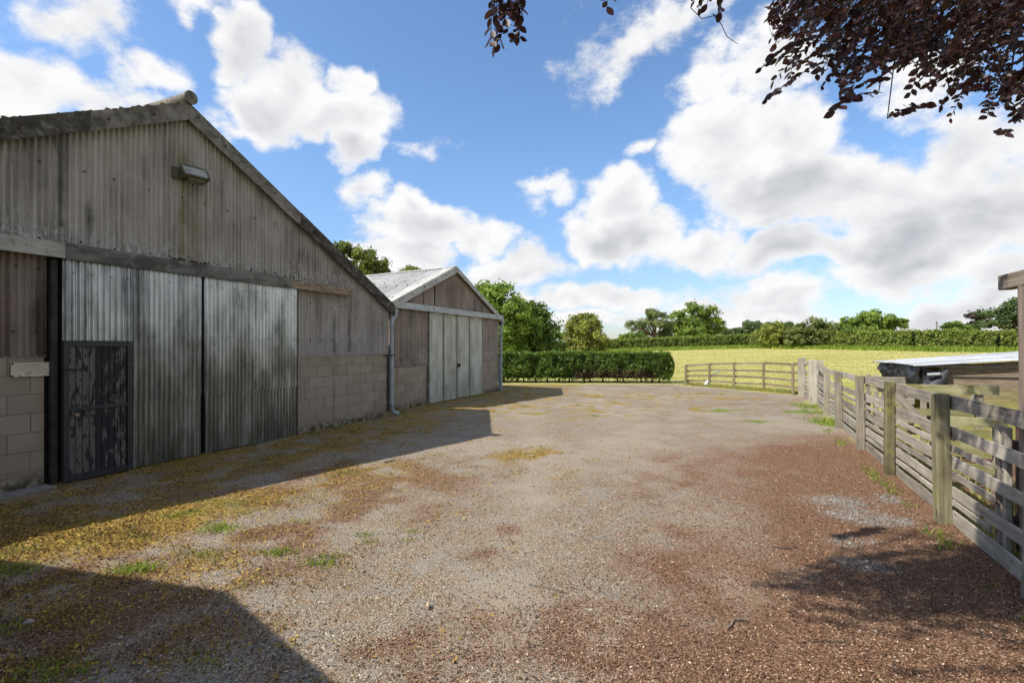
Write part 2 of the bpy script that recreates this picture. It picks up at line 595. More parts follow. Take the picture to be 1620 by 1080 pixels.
lit = k.ramp(k.noise(P, 75, 4, .75), [(.3, (.035, .018, .010)), (.45, (.125, .066, .038)), (.6, (.235, .135, .082)), (.75, (.35, .22, .145))])
lit = k.mix(k.step(big, .35, .7), lit, k.mix(fine, (.10, .056, .034), (.26, .155, .097)))
col = k.mix(patchy(a_l, .18, .80, fine, 2.2), gravel, lit)
slt = k.ramp(k.sep(k.voronoi(P, 55, out='Color'))[1], [(0, (.11, .12, .118)), (.5, (.22, .235, .228)), (1, (.37, .385, .37))])
col = k.mix(k.math('MULTIPLY', patchy(a_s, .2, 1.0, fine, 3.0), .8), col, slt)
mos = k.ramp(k.noise(P, 26, 5, .7), [(.28, (.05, .034, .012)), (.42, (.17, .11, .03)), (.56, (.32, .21, .045)), (.72, (.45, .315, .08))])
mos = k.mix(k.step(k.noise(P, 2.2, 4, .6), .48, .66), mos, k.ramp(fine, [(.3, (.05, .055, .012)), (.7, (.17, .16, .03))]))
mos = k.mix(k.step(mid, .56, .7), mos, k.mix(fine, (.06, .04, .025), (.17, .11, .07)))
col = k.mix(patchy(a_m, .2, .75, k.noise(P, 17, 5, .7), 2.0), col, mos)
grs = k.ramp(k.noise(P, 30, 4, .7), [(.3, (.05, .08, .012)), (.55, (.14, .19, .03)), (.75, (.26, .28, .06))])
col = k.mix(patchy(a_g, .3, .6, fine), col, grs)
# meadow: mown, straw-yellow bands with greener streaks
Pm = k.vmath('MULTIPLY', P, (.055, .32, 1))
band = k.noise(Pm, 1.0, 5, .62)
spots = k.noise(k.vmath('MULTIPLY', P, (.5, 1.8, 1)), 1.0, 6, .7)
mead = k.ramp(k.math('ADD', k.math('MULTIPLY', band, .6), k.math('MULTIPLY', spots, .4)),
              [(.30, (.21, .22, .055)), (.44, (.345, .325, .095)), (.55, (.45, .40, .15)), (.70, (.52, .44, .22))])
yy = k.sep(P)[1]
mead = k.mix(k.math('MULTIPLY', k.step(yy, 30, 20), .55), mead, k.ramp(spots, [(.35, (.17, .20, .035)), (.65, (.36, .35, .08))]))
col = k.mix(a_f, col, mead)
k.l.new(col, bs.inputs['Base Color'])
bs.inputs['Roughness'].default_value = .95
bs.inputs['Specular IOR Level'].default_value = .15
hgt = k.math('ADD', k.math('MULTIPLY', stone_d, -.8), k.math('MULTIPLY', fine, .8))
k.l.new(k.bump(hgt, .75, .012), bs.inputs['Normal'])

# ---- ground meshes: one wide sheet to the horizon with a finely meshed yard let into it
W_AT = ('litter', 'moss', 'slate', 'grass', 'field', 'pale')


def grid_mesh(name, xs, ys, zf):
    X, Y = np.meshgrid(xs, ys, indexing='xy')
    Z = zf(X, Y)
    w = yard_weights(X, Y)
    V = np.stack([X.ravel(), Y.ravel(), Z.ravel()], 1)
    nx, ny = len(xs), len(ys)
    i, j = np.meshgrid(np.arange(nx - 1), np.arange(ny - 1), indexing='xy')
    a = (j * nx + i).ravel()
    F = np.stack([a, a + 1, a + nx + 1, a + nx], 1)
    return fast_mesh(name, V, F, True, {n: np.broadcast_to(w[n], X.shape).ravel() for n in W_AT})


YX0, YX1, YY0, YY1 = -9.0, 13.0, -3.0, 26.0
yx = np.arange(YX0, YX1 + .01, .1); yyv = np.concatenate([np.arange(YY0, 2, .2), np.arange(2, YY1 + .01, .1)])


def yard_z(X, Y):
    e = np.minimum(np.minimum(X - YX0, YX1 - X), np.minimum(Y - YY0, YY1 - Y))
    return ground_height(X, Y) * np.clip(e / .5, 0, 1) + terrain(X, Y) + .012


structure(obj('gravel_yard', grid_mesh('gravel_yard', yx, yyv, yard_z), m_ground))
gx = np.concatenate([-np.geomspace(1500, 30, 16), np.arange(-24, 100, 4.0), np.geomspace(104, 1500, 16)])
gy = np.concatenate([-np.geomspace(600, 20, 8), np.arange(-16, 150, 4.0), np.geomspace(152, 2500, 14)])
structure(obj('ground', grid_mesh('ground', gx, gy, lambda X, Y: terrain(X, Y) + np.where((X > YX0 + .2) & (X < YX1 - .2) & (Y > YY0 + .2) & (Y < YY1 - .2), -.06, 0.0)), m_ground))


# ------------------------------------------------------------------ building materials
def cement_material(name, ref, zband, accents=(), tint=(1, 1, 1)):
    """weathered fibre-cement sheet; ref is the barn whose own coordinates place the stains"""
    m, k, bs, out = material(name)
    p = k.coord('Object', ref)
    x, y, z = k.sep(p)
    r = k.rnd()
    streak = k.noise(k.vmath('MULTIPLY', p, (16, 1, .55)), 1.0, 5, .65)
    blot = k.noise(k.vmath('MULTIPLY', p, (1.6, 1, 1.0)), 1.2, 5, .6)
    speck = k.noise(p, 55, 4, .7)
    f = k.math('ADD', k.math('MULTIPLY', streak, .45), k.math('ADD', k.math('MULTIPLY', blot, .40), k.math('MULTIPLY', speck, .15)))
    f = k.math('ADD', f, k.math('MULTIPLY', k.math('SUBTRACT', r, .5), .07))
    col = k.ramp(f, [(.32, (.075, .066, .057)), (.42, (.19, .172, .153)), (.52, (.29, .266, .24)), (.68, (.40, .372, .34))])
    col = k.mix(k.step(speck, .62, .72), col, (.09, .08, .065))
    # pale lichen and black spots along the lower edge of the sheets
    zon = k.step(z, zband - .06, zband - .02)
    band = k.math('MULTIPLY', k.math('MULTIPLY', zon, k.step(z, zband + .5, zband + .02)), k.step(k.noise(k.vmath('MULTIPLY', p, (22, 1, 8)), 1, 4, .7), .50, .62))
    col = k.mix(k.math('MULTIPLY', band, .7), col, (.50, .48, .44))
    band2 = k.math('MULTIPLY', k.math('MULTIPLY', zon, k.step(z, zband + .22, zband + .02)), k.step(k.noise(k.vmath('MULTIPLY', p, (26, 1, 14)), 1, 3, .6), .55, .62))
    col = k.mix(k.math('MULTIPLY', band2, .85), col, (.035, .032, .028))
    for (ax, aw, z0, z1, c, s) in accents:
        dxn = k.math('ADD', k.math('ABSOLUTE', k.math('SUBTRACT', x, ax)), k.math('MULTIPLY', k.math('SUBTRACT', blot, .5), .22))
        zf = (z1 - z0) * .55
        mk = k.math('MULTIPLY', k.step(dxn, aw * 1.3, 0.0), k.math('MULTIPLY', k.step(z, z0, z0 + .1), k.step(z, z1, z1 - zf)))
        mk = k.math('MULTIPLY', mk, k.step(k.math('ADD', k.math('MULTIPLY', streak, .6), k.math('MULTIPLY', speck, .4)), .34, .52))
        col = k.mix(k.math('MULTIPLY', mk, s), col, c)
    col = k.mix(1.0, col, tuple(1.12 * q * c_ for q, c_ in zip(tint, (1.0, 1.0, 1.02))), 'MULTIPLY')
    k.l.new(col, bs.inputs['Base Color'])
    bs.inputs['Roughness'].default_value = .9
    bs.inputs['Specular IOR Level'].default_value = .2
    k.l.new(k.bump(speck, .35, .004), bs.inputs['Normal'])
    return m


def block_material(name, ref, top):
    m, k, bs, out = material(name)
    p = k.coord('Object', ref)
    r = k.rnd()
    grain = k.noise(p, 60, 4, .75)
    soft = k.noise(p, 2.2, 4, .6)
    f = k.math('ADD', k.math('MULTIPLY', grain, .35), k.math('ADD', k.math('MULTIPLY', soft, .35), k.math('MULTIPLY', r, .13)))
    col = k.ramp(f, [(.2, (.19, .152, .115)), (.42, (.29, .24, .185)), (.66, (.375, .315, .25))])
    run = k.noise(k.vmath('MULTIPLY', p, (5, 1, .25)), 1.0, 4, .6)
    col = k.mix(k.math('MULTIPLY', k.step(run, .58, .72), .55), col, (.085, .07, .058))
    z = k.sep(p)[2]
    col = k.mix(k.math('MULTIPLY', k.step(z, .28, .02), k.step(k.noise(p, 9, 4, .6), .35, .6)), col, (.055, .048, .03))
    k.l.new(col, bs.inputs['Base Color'])
    bs.inputs['Roughness'].default_value = .95
    bs.inputs['Specular IOR Level'].default_value = .1
    k.l.new(k.bump(grain, .5, .006), bs.inputs['Normal'])
    return m


def plain_material(name, c0, c1, scale=8, rough=.7, metal=0.0, stretch=(1, 1, 1), dirt=None, bump=.2, spread=(.35, .65), rnd=.0, spec=.4):
    m, k, bs, out = material(name)
    p = k.vmath('MULTIPLY', k.coord('Object'), stretch)
    n = k.noise(p, scale, 5, .65)
    f = k.math('ADD', n, k.math('MULTIPLY', k.math('SUBTRACT', k.rnd(), .5), rnd)) if rnd else n
    col = k.ramp(f, [(spread[0], c0), (spread[1], c1)])
    if dirt is not None:
        dn = k.noise(k.coord('Object'), dirt[1], 6, .7)
        col = k.mix(k.math('MULTIPLY', k.step(dn, .52, .66), dirt[2]), col, dirt[0])
    k.l.new(col, bs.inputs['Base Color'])
    bs.inputs['Roughness'].default_value = rough
    bs.inputs['Metallic'].default_value = metal
    bs.inputs['Specular IOR Level'].default_value = spec
    if bump: k.l.new(k.bump(n, bump, .004), bs.inputs['Normal'])
    return m


def wood_material(name, ends, moss=0.0, grain_axis=0, dark=1.0):
    """weathered timber; grain runs along the piece's own axis"""
    m, k, bs, out = material(name)
    p = k.coord('Object')
    r = k.rnd()
    off = k.comb(k.math('MULTIPLY', r, 37.0), k.math('MULTIPLY', r, 11.0), k.math('MULTIPLY', r, 23.0))
    sc = [26, 26, 26]; sc[grain_axis] = 1.3
    q = k.vmath('ADD', p, off)
    gr = k.noise(k.vmath('MULTIPLY', q, tuple(sc)), 1.0, 5, .65, .4)
    bl = k.noise(q, 2.6, 4, .6)
    f = k.math('ADD', k.math('MULTIPLY', gr, .65), k.math('ADD', k.math('MULTIPLY', bl, .35), k.math('MULTIPLY', k.math('SUBTRACT', r, .5), .16)))
    col = k.ramp(f, [(.3, ends[0]), (.5, ends[1]), (.7, ends[2])])
    knot = k.voronoi(k.vmath('MULTIPLY', q, tuple(2.2 if i == grain_axis else 9 for i in range(3))), 1.0)
    col = k.mix(k.step(knot, .13, .05), col, tuple(c * .35 for c in ends[0]))
    if moss:
        g = k.noise(q, 4.5, 4, .65)
        col = k.mix(k.math('MULTIPLY', k.step(g, .62 - .2 * moss, .78 - .2 * moss), .8), col, k.mix(gr, (.12, .118, .035), (.25, .235, .08)))
    k.l.new(col, bs.inputs['Base Color'])
    bs.inputs['Roughness'].default_value = .9
    bs.inputs['Specular IOR Level'].default_value = .15
    k.l.new(k.bump(gr, .5, .006), bs.inputs['Normal'])
    return m


def galvanised_material(name, ref, light, grime_top, green=1.0):
    m, k, bs, out = material(name)
    p = k.coord('Object', ref)
    x, y, z = k.sep(p)
    st = k.noise(k.vmath('MULTIPLY', p, (13, 1, .5)), 1.0, 5, .7)
    bl = k.noise(k.vmath('MULTIPLY', p, (1.5, 1, .8)), 1.5, 5, .6)
    sp = k.noise(p, 70, 3, .7)
    f = k.math('ADD', k.math('MULTIPLY', st, .5), k.math('MULTIPLY', bl, .5))
    col = k.ramp(f, [(.38, tuple(c * .22 for c in light)), (.48, tuple(c * .62 for c in light)), (.56, tuple(c * .9 for c in light)), (.68, tuple(c * 1.15 for c in light))])
    gz = k.math('ADD', z, k.math('MULTIPLY', k.math('SUBTRACT', bl, .5), 1.5))
    gm = k.math('MULTIPLY', k.step(gz, grime_top, grime_top - 1.1), k.step(st, .36, .55))
    col = k.mix(k.math('MULTIPLY', gm, .82), col, k.mix(st, (.035, .036, .024), (.14, .142, .10)))
    gg = k.math('MULTIPLY', k.step(z, .95, .1), k.step(k.noise(k.vmath('MULTIPLY', p, (7, 1, 2)), 1, 4, .6), .46, .64))
    col = k.mix(k.math('MULTIPLY', gg, .6 * green), col, (.10, .125, .045))
    col = k.mix(k.math('MULTIPLY', k.step(sp, .6, .72), .5), col, (.07, .065, .05))
    col = k.mix(k.math('MULTIPLY', k.rnd(), .22), col, (.10, .10, .09))
    k.l.new(col, bs.inputs['Base Color'])
    bs.inputs['Roughness'].default_value = .36
    bs.inputs['Metallic'].default_value = .75
    k.l.new(k.bump(sp, .2, .003), bs.inputs['Normal'])
    return m


m_mortar = plain_material('mortar', (.15, .125, .10), (.25, .21, .17), 14, .95, spec=.1)
m_black_steel = plain_material('black_steel', (.012, .012, .013), (.035, .034, .034), 18, .5, dirt=((.07, .05, .035), 12, .5))
m_grey_pvc = plain_material('grey_plastic', (.24, .26, .28), (.36, .38, .40), 6, .45, dirt=((.12, .12, .09), 7, .5))
m_dark_board = plain_material('dark_interior_board', (.02, .018, .016), (.05, .045, .04), 6, .9)
m_barge_dark = plain_material('verge_cement_dark', (.036, .031, .026), (.095, .084, .07), 5, .92, dirt=((.21, .195, .165), 9, .6), stretch=(1, 1, 1.5), spec=.15)
m_barge_light = plain_material('verge_cement_light', (.085, .076, .064), (.245, .222, .192), 4, .92, dirt=((.05, .045, .038), 6, .85), spec=.15)
m_barge_pale = plain_material('verge_cement_pale', (.31, .305, .285), (.49, .48, .455), 5, .85, dirt=((.22, .21, .18), 7, .6), spec=.2)
m_roof_dark = plain_material('roof_cement_dark', (.09, .082, .07), (.24, .22, .19), 3, .92, dirt=((.11, .10, .03), 6, .7), spec=.15)
m_roof_pale = plain_material('roof_cement_pale', (.28, .285, .285), (.40, .405, .40), 3, .8, dirt=((.22, .215, .195), 7, .5), rnd=.25, spec=.25)
m_bolt = plain_material('rusty_bolt', (.02, .014, .01), (.07, .04, .022), 30, .8)
m_rust = plain_material('rusted_channel', (.16, .09, .045), (.32, .26, .19), 7, .8, dirt=((.07, .035, .018), 8, .7), stretch=(.6, 1, 3))
m_channel = plain_material('galvanised_channel', (.21, .20, .17), (.36, .345, .31), 4, .7, .1, dirt=((.13, .105, .065), 6, .7), stretch=(.5, 1, 2))
m_channel_dark = plain_material('grimy_channel', (.055, .052, .047), (.19, .18, .16), 2.2, .8, dirt=((.27, .255, .22), 5, .5), stretch=(.5, 1, 2), spread=(.38, .62))
m_channel_pale = plain_material('pale_channel', (.30, .315, .32), (.46, .475, .48), 4, .6, .1, dirt=((.13, .12, .09), 7, .7), stretch=(.6, 1, 2))
m_concrete = plain_material('concrete', (.16, .145, .125), (.28, .26, .23), 9, .95, spec=.1)


# ------------------------------------------------------------------ front barn
barn = thing('barn', 'large front barn of grey corrugated cement sheets with galvanised sliding doors', 'barn', (O1[0], O1[1], 0), AXIS)
A1X, SL1 = -5.22, .532
def roof1(x): return 5.68 - SL1 * abs(x - A1X)
m_cem1 = cement_material('weathered_cement_sheet', barn, 3.12, [(-6.51, .06, 3.05, 4.05, (.025, .022, .02), 1.0), (-5.25, .05, 3.2, 5.5, (.14, .11, .025), .85), (-5.05, .16, 3.1, 4.45, (.15, .12, .045), .55),
                                                               (-6.83, .05, 3.3, 5.0, (.05, .045, .04), .8), (-1.9, .07, 1.6, 2.9, (.05, .042, .034), .8), (-1.43, .05, 1.6, 3.0, (.06, .05, .04), .7), (-3.0, .1, 1.6, 3.0, (.06, .05, .04), .5)])
m_cem1b = cement_material('brown_cement_sheet', barn, 1.0, [(-7.02, .12, 1.6, 3.0, (.03, .024, .02), .9), (-7.35, .1, 1.6, 3.0, (.10, .06, .035), .5)], (.74, .665, .62))
m_block1 = block_material('concrete_block', barn, 1.6)
m_galv = galvanised_material('galvanised_sheet', barn, (.66, .665, .66), 2.3)

# carcass
body = MB().box(-10.40, -.04, .12, .20, 0, 2.7)
body.prism([(-10.40, 2.7), (-.04, 2.7), (A1X, roof1(A1X) - .32)], .12, .2)
body.build('inner_wall', m_dark_board, barn)
MB().box(-.16, -.03, .02, 14, 0, 2.78).build('side_wall', m_mortar, barn)
MB().box(-10.44, -10.30, .02, 14, 0, 2.78).build('side_wall', m_mortar, barn)
MB().prism([(-10.29, 0), (-.17, 0), (-.17, 2.72), (A1X, 5.4), (-10.29, 2.72)], 13.9, 14.0).build('rear_wall', m_mortar, barn)


def block_run(parent, mat, x0, x1, nrow, course, name='block_wall', half_left=0, edge_from=None, y=0.0, length=.45):
    w = MB().box(x0, x1, y + .006, y + .115, -.1, nrow * course).build(name, m_mortar, parent)
    cache = {}
    for r in range(nrow):
        xx = x0 - (length / 2 if (r + half_left) % 2 else 0)
        while xx < x1 - .02:
            a = max(xx, x0); b = min(xx + length, x1)
            if b - a > .05 and (edge_from is None or b > edge_from):
                L = round(b - a - .008, 3)
                if L not in cache:
                    cache[L] = MB().box(0, L, 0, .09, 0, course - .008, .004).mesh('block')
                obj('block', cache[L], mat, w, (a + .005, y + random.uniform(-.003, .003), r * course + random.uniform(0, .002)))
            xx += length
    return w


block_run(barn, m_block1, -3.06, -.035, 7, .229)
block_run(barn, m_block1, -10.28, -6.99, 7, .239, half_left=1, edge_from=-8.2)

# gable cladding: each sheet its own piece, lapped alternately in front and behind
joins = [-10.4, -9.4, -8.45, -7.62, -6.80, -5.51, -4.36, -3.24, -2.3, -1.44]
for i in range(len(joins) - 1):
    corr_sheet('cladding_sheet', joins[i], joins[i + 1] + .05, 3.10, lambda x: roof1(x) - .12, -.012 - .012 * (i % 2), m_cem1, barn)
for i, (a, b) in enumerate([(-1.45, -.68), (-.73, .02)]):
    corr_sheet('cladding_sheet', a, b, 1.585, lambda x: roof1(x) - .10, -.018 - .007 * (i % 2), m_cem1, barn)
for i, (a, b) in enumerate([(-3.06, -1.83), (-1.88, -1.42)]):
    corr_sheet('cladding_sheet', a, b, 1.585, 2.98, -.004 - .008 * (i % 2), m_cem1, barn)
for i, (a, b) in enumerate([(-9.9, -8.9), (-8.95, -7.95), (-8.0, -7.30), (-7.34, -6.97)]):
    corr_sheet('cladding_sheet', a, b, 1.655, 2.98, .000 - .008 * (i % 2), m_cem1b, barn)

# door head: track cover in lengths
for (a, b, z0, z1, mt) in [(-10.4, -6.845, 2.93, 3.13, m_channel), (-6.84, -3.22, 2.925, 3.135, m_channel_dark), (-3.215, -1.46, 2.935, 3.085, m_rust)]:
    tc = MB()
    tc.box(a, b, -.17, -.158, z0, z1); tc.box(a, b, -.157, .0, z1 - .014, z1 - .002); tc.box(a, b, -.157, -.135, z0 + .002, z0 + .014)
    tc.box(a, b, -.179, -.171, z0 + .001, z0 + .012)
    tc.build('track_cover', mt, barn)


def bolts(parent, pts, mat=m_bolt, r=.012, name='fixing_bolts', dirv=(0, -1, 0)):
    mb = MB()
    for q in pts:
        x, y, z = q
        mb.box(x - r, x + r, y - r * 1.3, y + .004, z - r, z + r, r * .35)
    return stuff(mb.build(name, mat, parent))


pts = []
for x in np.arange(-7.5, -2.2, .44):
    for zz in (3.18, 4.15):
        if zz < roof1(x) - .45: pts.append((x + random.uniform(-.06, .06), -.034, zz + random.uniform(-.02, .02)))
for x in np.arange(-2.9, -.1, .30):
    pts.append((x, -.03, 1.92))
for x in (-2.6, -2.4, -2.0, -1.7, -1.0, -.5, -.35): pts.append((x, -.03, 2.62 + random.uniform(-.2, .12)))
for x in (-7.3, -7.08, -7.7):
    pts += [(x, -.025, 1.98), (x + .02, -.025, 2.78)]
bolts(barn, pts)
# row of small black blocks standing for gaps under the gable sheets
mb = MB()
for x in np.arange(-5.42, -4.85, .036):
    h = random.uniform(.02, .055)
    mb.box(x, x + random.uniform(.014, .03), -.045, -.02, 3.136, 3.136 + h)
stuff(mb.build('gap_blocks', plain_material('gap_black', (.012, .011, .008), (.05, .046, .025), 20, .95), barn))

# sliding door leaves
leaf_l = MB().box(-6.84, -5.005, -.095, -.06, .04, 2.95).build('sliding_door', m_dark_board, barn)
corr_sheet('door_sheet', -6.845, -6.03, 1.87, 2.955, -.118, m_galv, leaf_l, amp=.0165)
corr_sheet('door_sheet', -6.045, -4.998, .985, 2.955, -.124, m_galv, leaf_l, amp=.0165)
corr_sheet('door_sheet', -6.045, -5.0, .03, 1.02, -.112, m_galv, leaf_l, amp=.0165)
leaf_r = MB().box(-4.93, -3.035, -.095, -.06, .04, 2.95).build('sliding_door', m_dark_board, barn)
corr_sheet('door_sheet', -4.941, -3.96, .985, 2.955, -.124, m_galv, leaf_r, amp=.0165)
corr_sheet('door_sheet', -4.0, -3.03, .985, 2.955, -.117, m_galv, leaf_r, amp=.0165)
corr_sheet('door_sheet', -4.925, -3.96, .03, 1.02, -.112, m_galv, leaf_r, amp=.0165)
corr_sheet('door_sheet', -4.0, -3.035, .03, 1.02, -.107, m_galv, leaf_r, amp=.0165)
bp = []
for x in np.arange(-5.95, -3.05, .219): bp += [(x, -.134, 1.93), (x, -.134, 2.78)]
for x in np.arange(-6.75, -6.05, .219): bp.append((x, -.128, 2.76))
bolts(leaf_r, bp, r=.008)
# jambs and dark door post
MB().box(-6.95, -6.88, -.07, .0, 0, 2.92, .006).build('door_post', m_dark_board, barn)
MB().box(-3.022, -2.985, -.10, -.03, 0, 2.93, .004).build('door_post', m_dark_board, barn)

# small wicket door let into the left leaf
m_wick = material('peeling_black_paint_board')
mw, k, bs, out = m_wick
p = k.coord('Object')
r = k.rnd()
q = k.vmath('ADD', p, k.comb(k.math('MULTIPLY', r, 31.0), 0.0, k.math('MULTIPLY', r, 17.0)))
gr = k.noise(k.vmath('MULTIPLY', q, (45, 45, 2.5)), 1, 5, .7)
pe = k.noise(k.vmath('MULTIPLY', q, (16, 16, 5)), 1, 5, .72)
wood = k.mix(gr, (.05, .04, .036), (.17, .14, .127))
mk = k.step(k.math('ADD', pe, k.math('MULTIPLY', k.math('SUBTRACT', r, .5), .22)), .50, .555)
col = k.mix(mk, (.012, .011, .011), wood)
k.l.new(col, bs.inputs['Base Color'])
bs.inputs['Roughness'].default_value = .8
k.l.new(k.bump(k.math('ADD', gr, k.math('MULTIPLY', mk, -.5)), .5, .004), bs.inputs['Normal'])
m_wick = mw
wd = MB().box(-6.86, -6.06, -.125, -.1, .03, 1.86).build('wicket_door', m_dark_board, barn)
wf = MB()
wf.box(-6.865, -6.80, -.165, -.126, .02, 1.865, .004).box(-6.115, -6.055, -.165, -.126, .02, 1.865, .004)
wf.box(-6.80, -6.115, -.163, -.126, 1.79, 1.862, .004).box(-6.80, -6.115, -.163, -.126, .025, .11, .004)
wf.build('door_frame', m_black_steel, wd)
MB().box(-6.80, -6.115, -.170, -.146, .945, .995, .004).build('mid_rail', m_black_steel, wd)
npl = 9
for i in range(npl):
    a = -6.798 + i * (.68 / npl)
    MB().box(a, a + .68 / npl - .006, -.146 + random.uniform(-.003, .002), -.1255, .112, 1.788, .003).build('plank', m_wick, wd)
MB().tube([(-6.87, -.185, 1.49), (-6.68, -.19, 1.495), (-6.66, -.19, 1.492)], .011, 6).tube([(-6.66, -.19, 1.495), (-6.615, -.175, 1.53), (-6.60, -.15, 1.46)], .012, 6).build('bar_handle', m_black_steel, wd)
MB().tube([(-6.725, -.146, .895), (-6.725, -.185, .895)], [.02, .026], 10).build('door_knob', m_rust, wd)
MB().box(-6.872, -6.845, -.18, -.166, 1.52, 1.66, .003).box(-6.872, -6.845, -.18, -.166, .30, .44, .003).build('hinge', m_black_steel, wd)
MB().box(-8.2, -6.98, -.30, -.01, -.05, .035, .008).build('concrete_sill', m_concrete, barn)

# verge boards
def verge(x0, x1, rf, mat, parent, y0=-.15, depth=.275, y1=-.128, lift=.0):
    mb = MB()
    n = 6
    vs_ = []
    for i in range(n + 1):
        x = x0 + (x1 - x0) * i / n
        zt = rf(x) + lift
        vs_ += [(x, y0, zt - depth), (x, y0, zt), (x, y1, zt), (x, y1, zt - depth)]
    fs = []
    for i in range(n):
        b = i * 4
        for j in range(4):
            fs.append((b + j, b + (j + 1) % 4, b + 4 + (j + 1) % 4, b + 4 + j))
    fs += [(3, 2, 1, 0), (n * 4, n * 4 + 1, n * 4 + 2, n * 4 + 3)]
    # the boards are L-shaped: a flange turns back over the roof
    mb.add(vs_, fs)
    vs2 = []
    for i in range(n + 1):
        x = x0 + (x1 - x0) * i / n
        zt = rf(x) + lift
        vs2 += [(x, y1 + .001, zt - .018), (x, y1 + .001, zt), (x, .22, zt), (x, .22, zt - .018)]
    mb.add(vs2, fs)
    return mb.build('verge_board', mat, parent)


verge(-10.55, -6.56, roof1, m_barge_dark, barn, lift=.006)
verge(-6.60, A1X - .004, roof1, m_barge_light, barn, y0=-.143, y1=-.122)
verge(A1X + .004, -2.92, roof1, m_barge_light, barn, y0=-.143, y1=-.122)
verge(-2.96, .12, roof1, m_barge_dark, barn, lift=.006)
bolts(barn, [(x, -.16, roof1(x) - .14) for x in (-7.3, -6.35, -5.75, -4.6, -3.6, -2.6, -1.5, -.5)], r=.014)


def roof_sheet(name, parent, mat, ridge, eave, y0, y1, pitch=.146, amp=.022, shear=0.0, lift=0.0, t0=0.0, t1=1.0, rows=1):
    """sheet on a roof slope: ridge/eave are (x,z); corrugations run down the slope"""
    n = max(4, int((y1 - y0) / pitch * 8))
    ys = np.linspace(y0, y1, n + 1)
    rx, rz = ridge; ex, ez = eave
    L = math.hypot(ex - rx, ez - rz)
    nx, nz = (rz - ez) / L * (1 if ex > rx else -1), abs(ex - rx) / L
    off = lift + amp * np.sin(ys * 2 * math.pi / pitch)
    V = []; F = []
    for side in (0, -.007):
        for t in (t0, t1):
            V.append(np.stack([rx + (ex - rx) * t + nx * (off + side) + shear * ys, ys, rz + (ez - rz) * t + nz * (off + side)], 1))
    m = n + 1
    i = np.arange(n)
    F.append(np.stack([i, i + 1, m + i + 1, m + i], 1)); F.append(np.stack([2 * m + i + 1, 2 * m + i, 3 * m + i, 3 * m + i + 1], 1))
    F.append(np.stack([m + i, m + i + 1, 3 * m + i + 1, 3 * m + i], 1))
    # gable-side edge, so the sheet end reads as a real thickness
    V = np.concatenate(V); F = np.concatenate(F)
    return obj(name, fast_mesh(name, V, F, True), mat, parent)


for (eave, sgn) in (((.16, roof1(.16) - .05), 1), ((-10.60, roof1(-10.60) - .05), -1)):
    for j in range(7):
        roof_sheet('roof_sheet', barn, m_roof_dark, (A1X, roof1(A1X) - .05), eave, -.12 + j * 2.02, -.12 + (j + 1) * 2.02 + .04, lift=.006 * (j % 2))
# ridge: round capping with a disc at its end
MB().tube([(A1X, -.16, 5.745), (A1X, .9, 5.745)], .088, 16).build('ridge_capping', m_barge_light, barn)
MB().tube([(A1X, .9, 5.735), (A1X, 14, 5.735)], .084, 16).build('ridge_capping', m_roof_dark, barn)
MB().tube([(A1X, -.205, 5.745), (A1X, -.17, 5.745)], .104, 22).build('ridge_end_disc', m_barge_light, barn)
# moss cushions along the left verge and beside the ridge
mb = MB()
for i in range(90):
    x = random.uniform(-7.6, -5.3) if i < 70 else random.uniform(-5.1, -3.6)
    s = random.uniform(.010, .028)
    zz = roof1(x)
    yv = random.uniform(-.12, .1)
    mb.box(x - s * 1.5, x + s * 1.5, yv - s, yv + s, zz - .004, zz + s * random.uniform(.5, 1.1), s * .45)
stuff(mb.build('roof_moss', plain_material('roof_moss', (.06, .05, .03), (.18, .15, .075), 22, .95), barn))

# ------------------------------------------------------------------ things on the front barn
def on_wall(O, x, y, z):
    return Vector((O[0] + x * DX - y * DY, O[1] + x * DY + y * DX, z))


fl = thing('floodlight', 'old square floodlight fixed high under the gable of the front barn', 'floodlight', on_wall(O1, -5.22, -.02, 4.52), AXIS)
m_lamp_body = plain_material('weathered_lamp_housing', (.05, .046, .03), (.15, .135, .09), 14, .7, dirt=((.10, .11, .03), 9, .7))
MB().box(-.21, -.05, -.07, 0.0, -.085, .09, .008).build('junction_box', m_lamp_body, fl)
MB().box(-.06, .02, -.10, -.035, -.02, .02, .004).build('bracket', m_lamp_body, fl)
hm = Matrix.Translation((.06, -.17, .03)) @ Matrix.Rotation(R(-12), 4, 'Z') @ Matrix.Rotation(R(-38), 4, 'X')
hs = MB()
hs.add([hm @ Vector(q) for q in [(-.17, .10, .075), (.17, .10, .075), (.17, .10, -.075), (-.17, .10, -.075), (-.19, -.03, .12), (.19, -.03, .12), (.19, -.03, -.12), (-.19, -.03, -.12)]],
       [(0, 1, 2, 3), (0, 4, 5, 1), (1, 5, 6, 2), (2, 6, 7, 3), (3, 7, 4, 0)])
for (a, b, c, d_) in ((-.19, .19, .10, .125), (-.19, .19, -.125, -.10), (-.195, -.17, -.10, .10), (.17, .195, -.10, .10)):
    hs.box(a, b, -.055, -.028, c, d_, 0, hm)
hs.build('lamp_housing', m_lamp_body, fl)
mg, k, bs, out = material('dusty_lamp_glass')
n_ = k.noise(k.coord('Object'), 9, 4, .6)
k.l.new(k.ramp(n_, [(.35, (.16, .155, .13)), (.65, (.30, .30, .27))]), bs.inputs['Base Color'])
bs.inputs['Roughness'].default_value = .18
MB().box(-.169, .169, -.045, -.040, -.099, .099, 0, hm).build('lens_glass', mg, fl)
MB().box(-.12, .12, -.01, .08, -.165, -.118, .01, hm).build('gear_tray', m_lamp_body, fl)

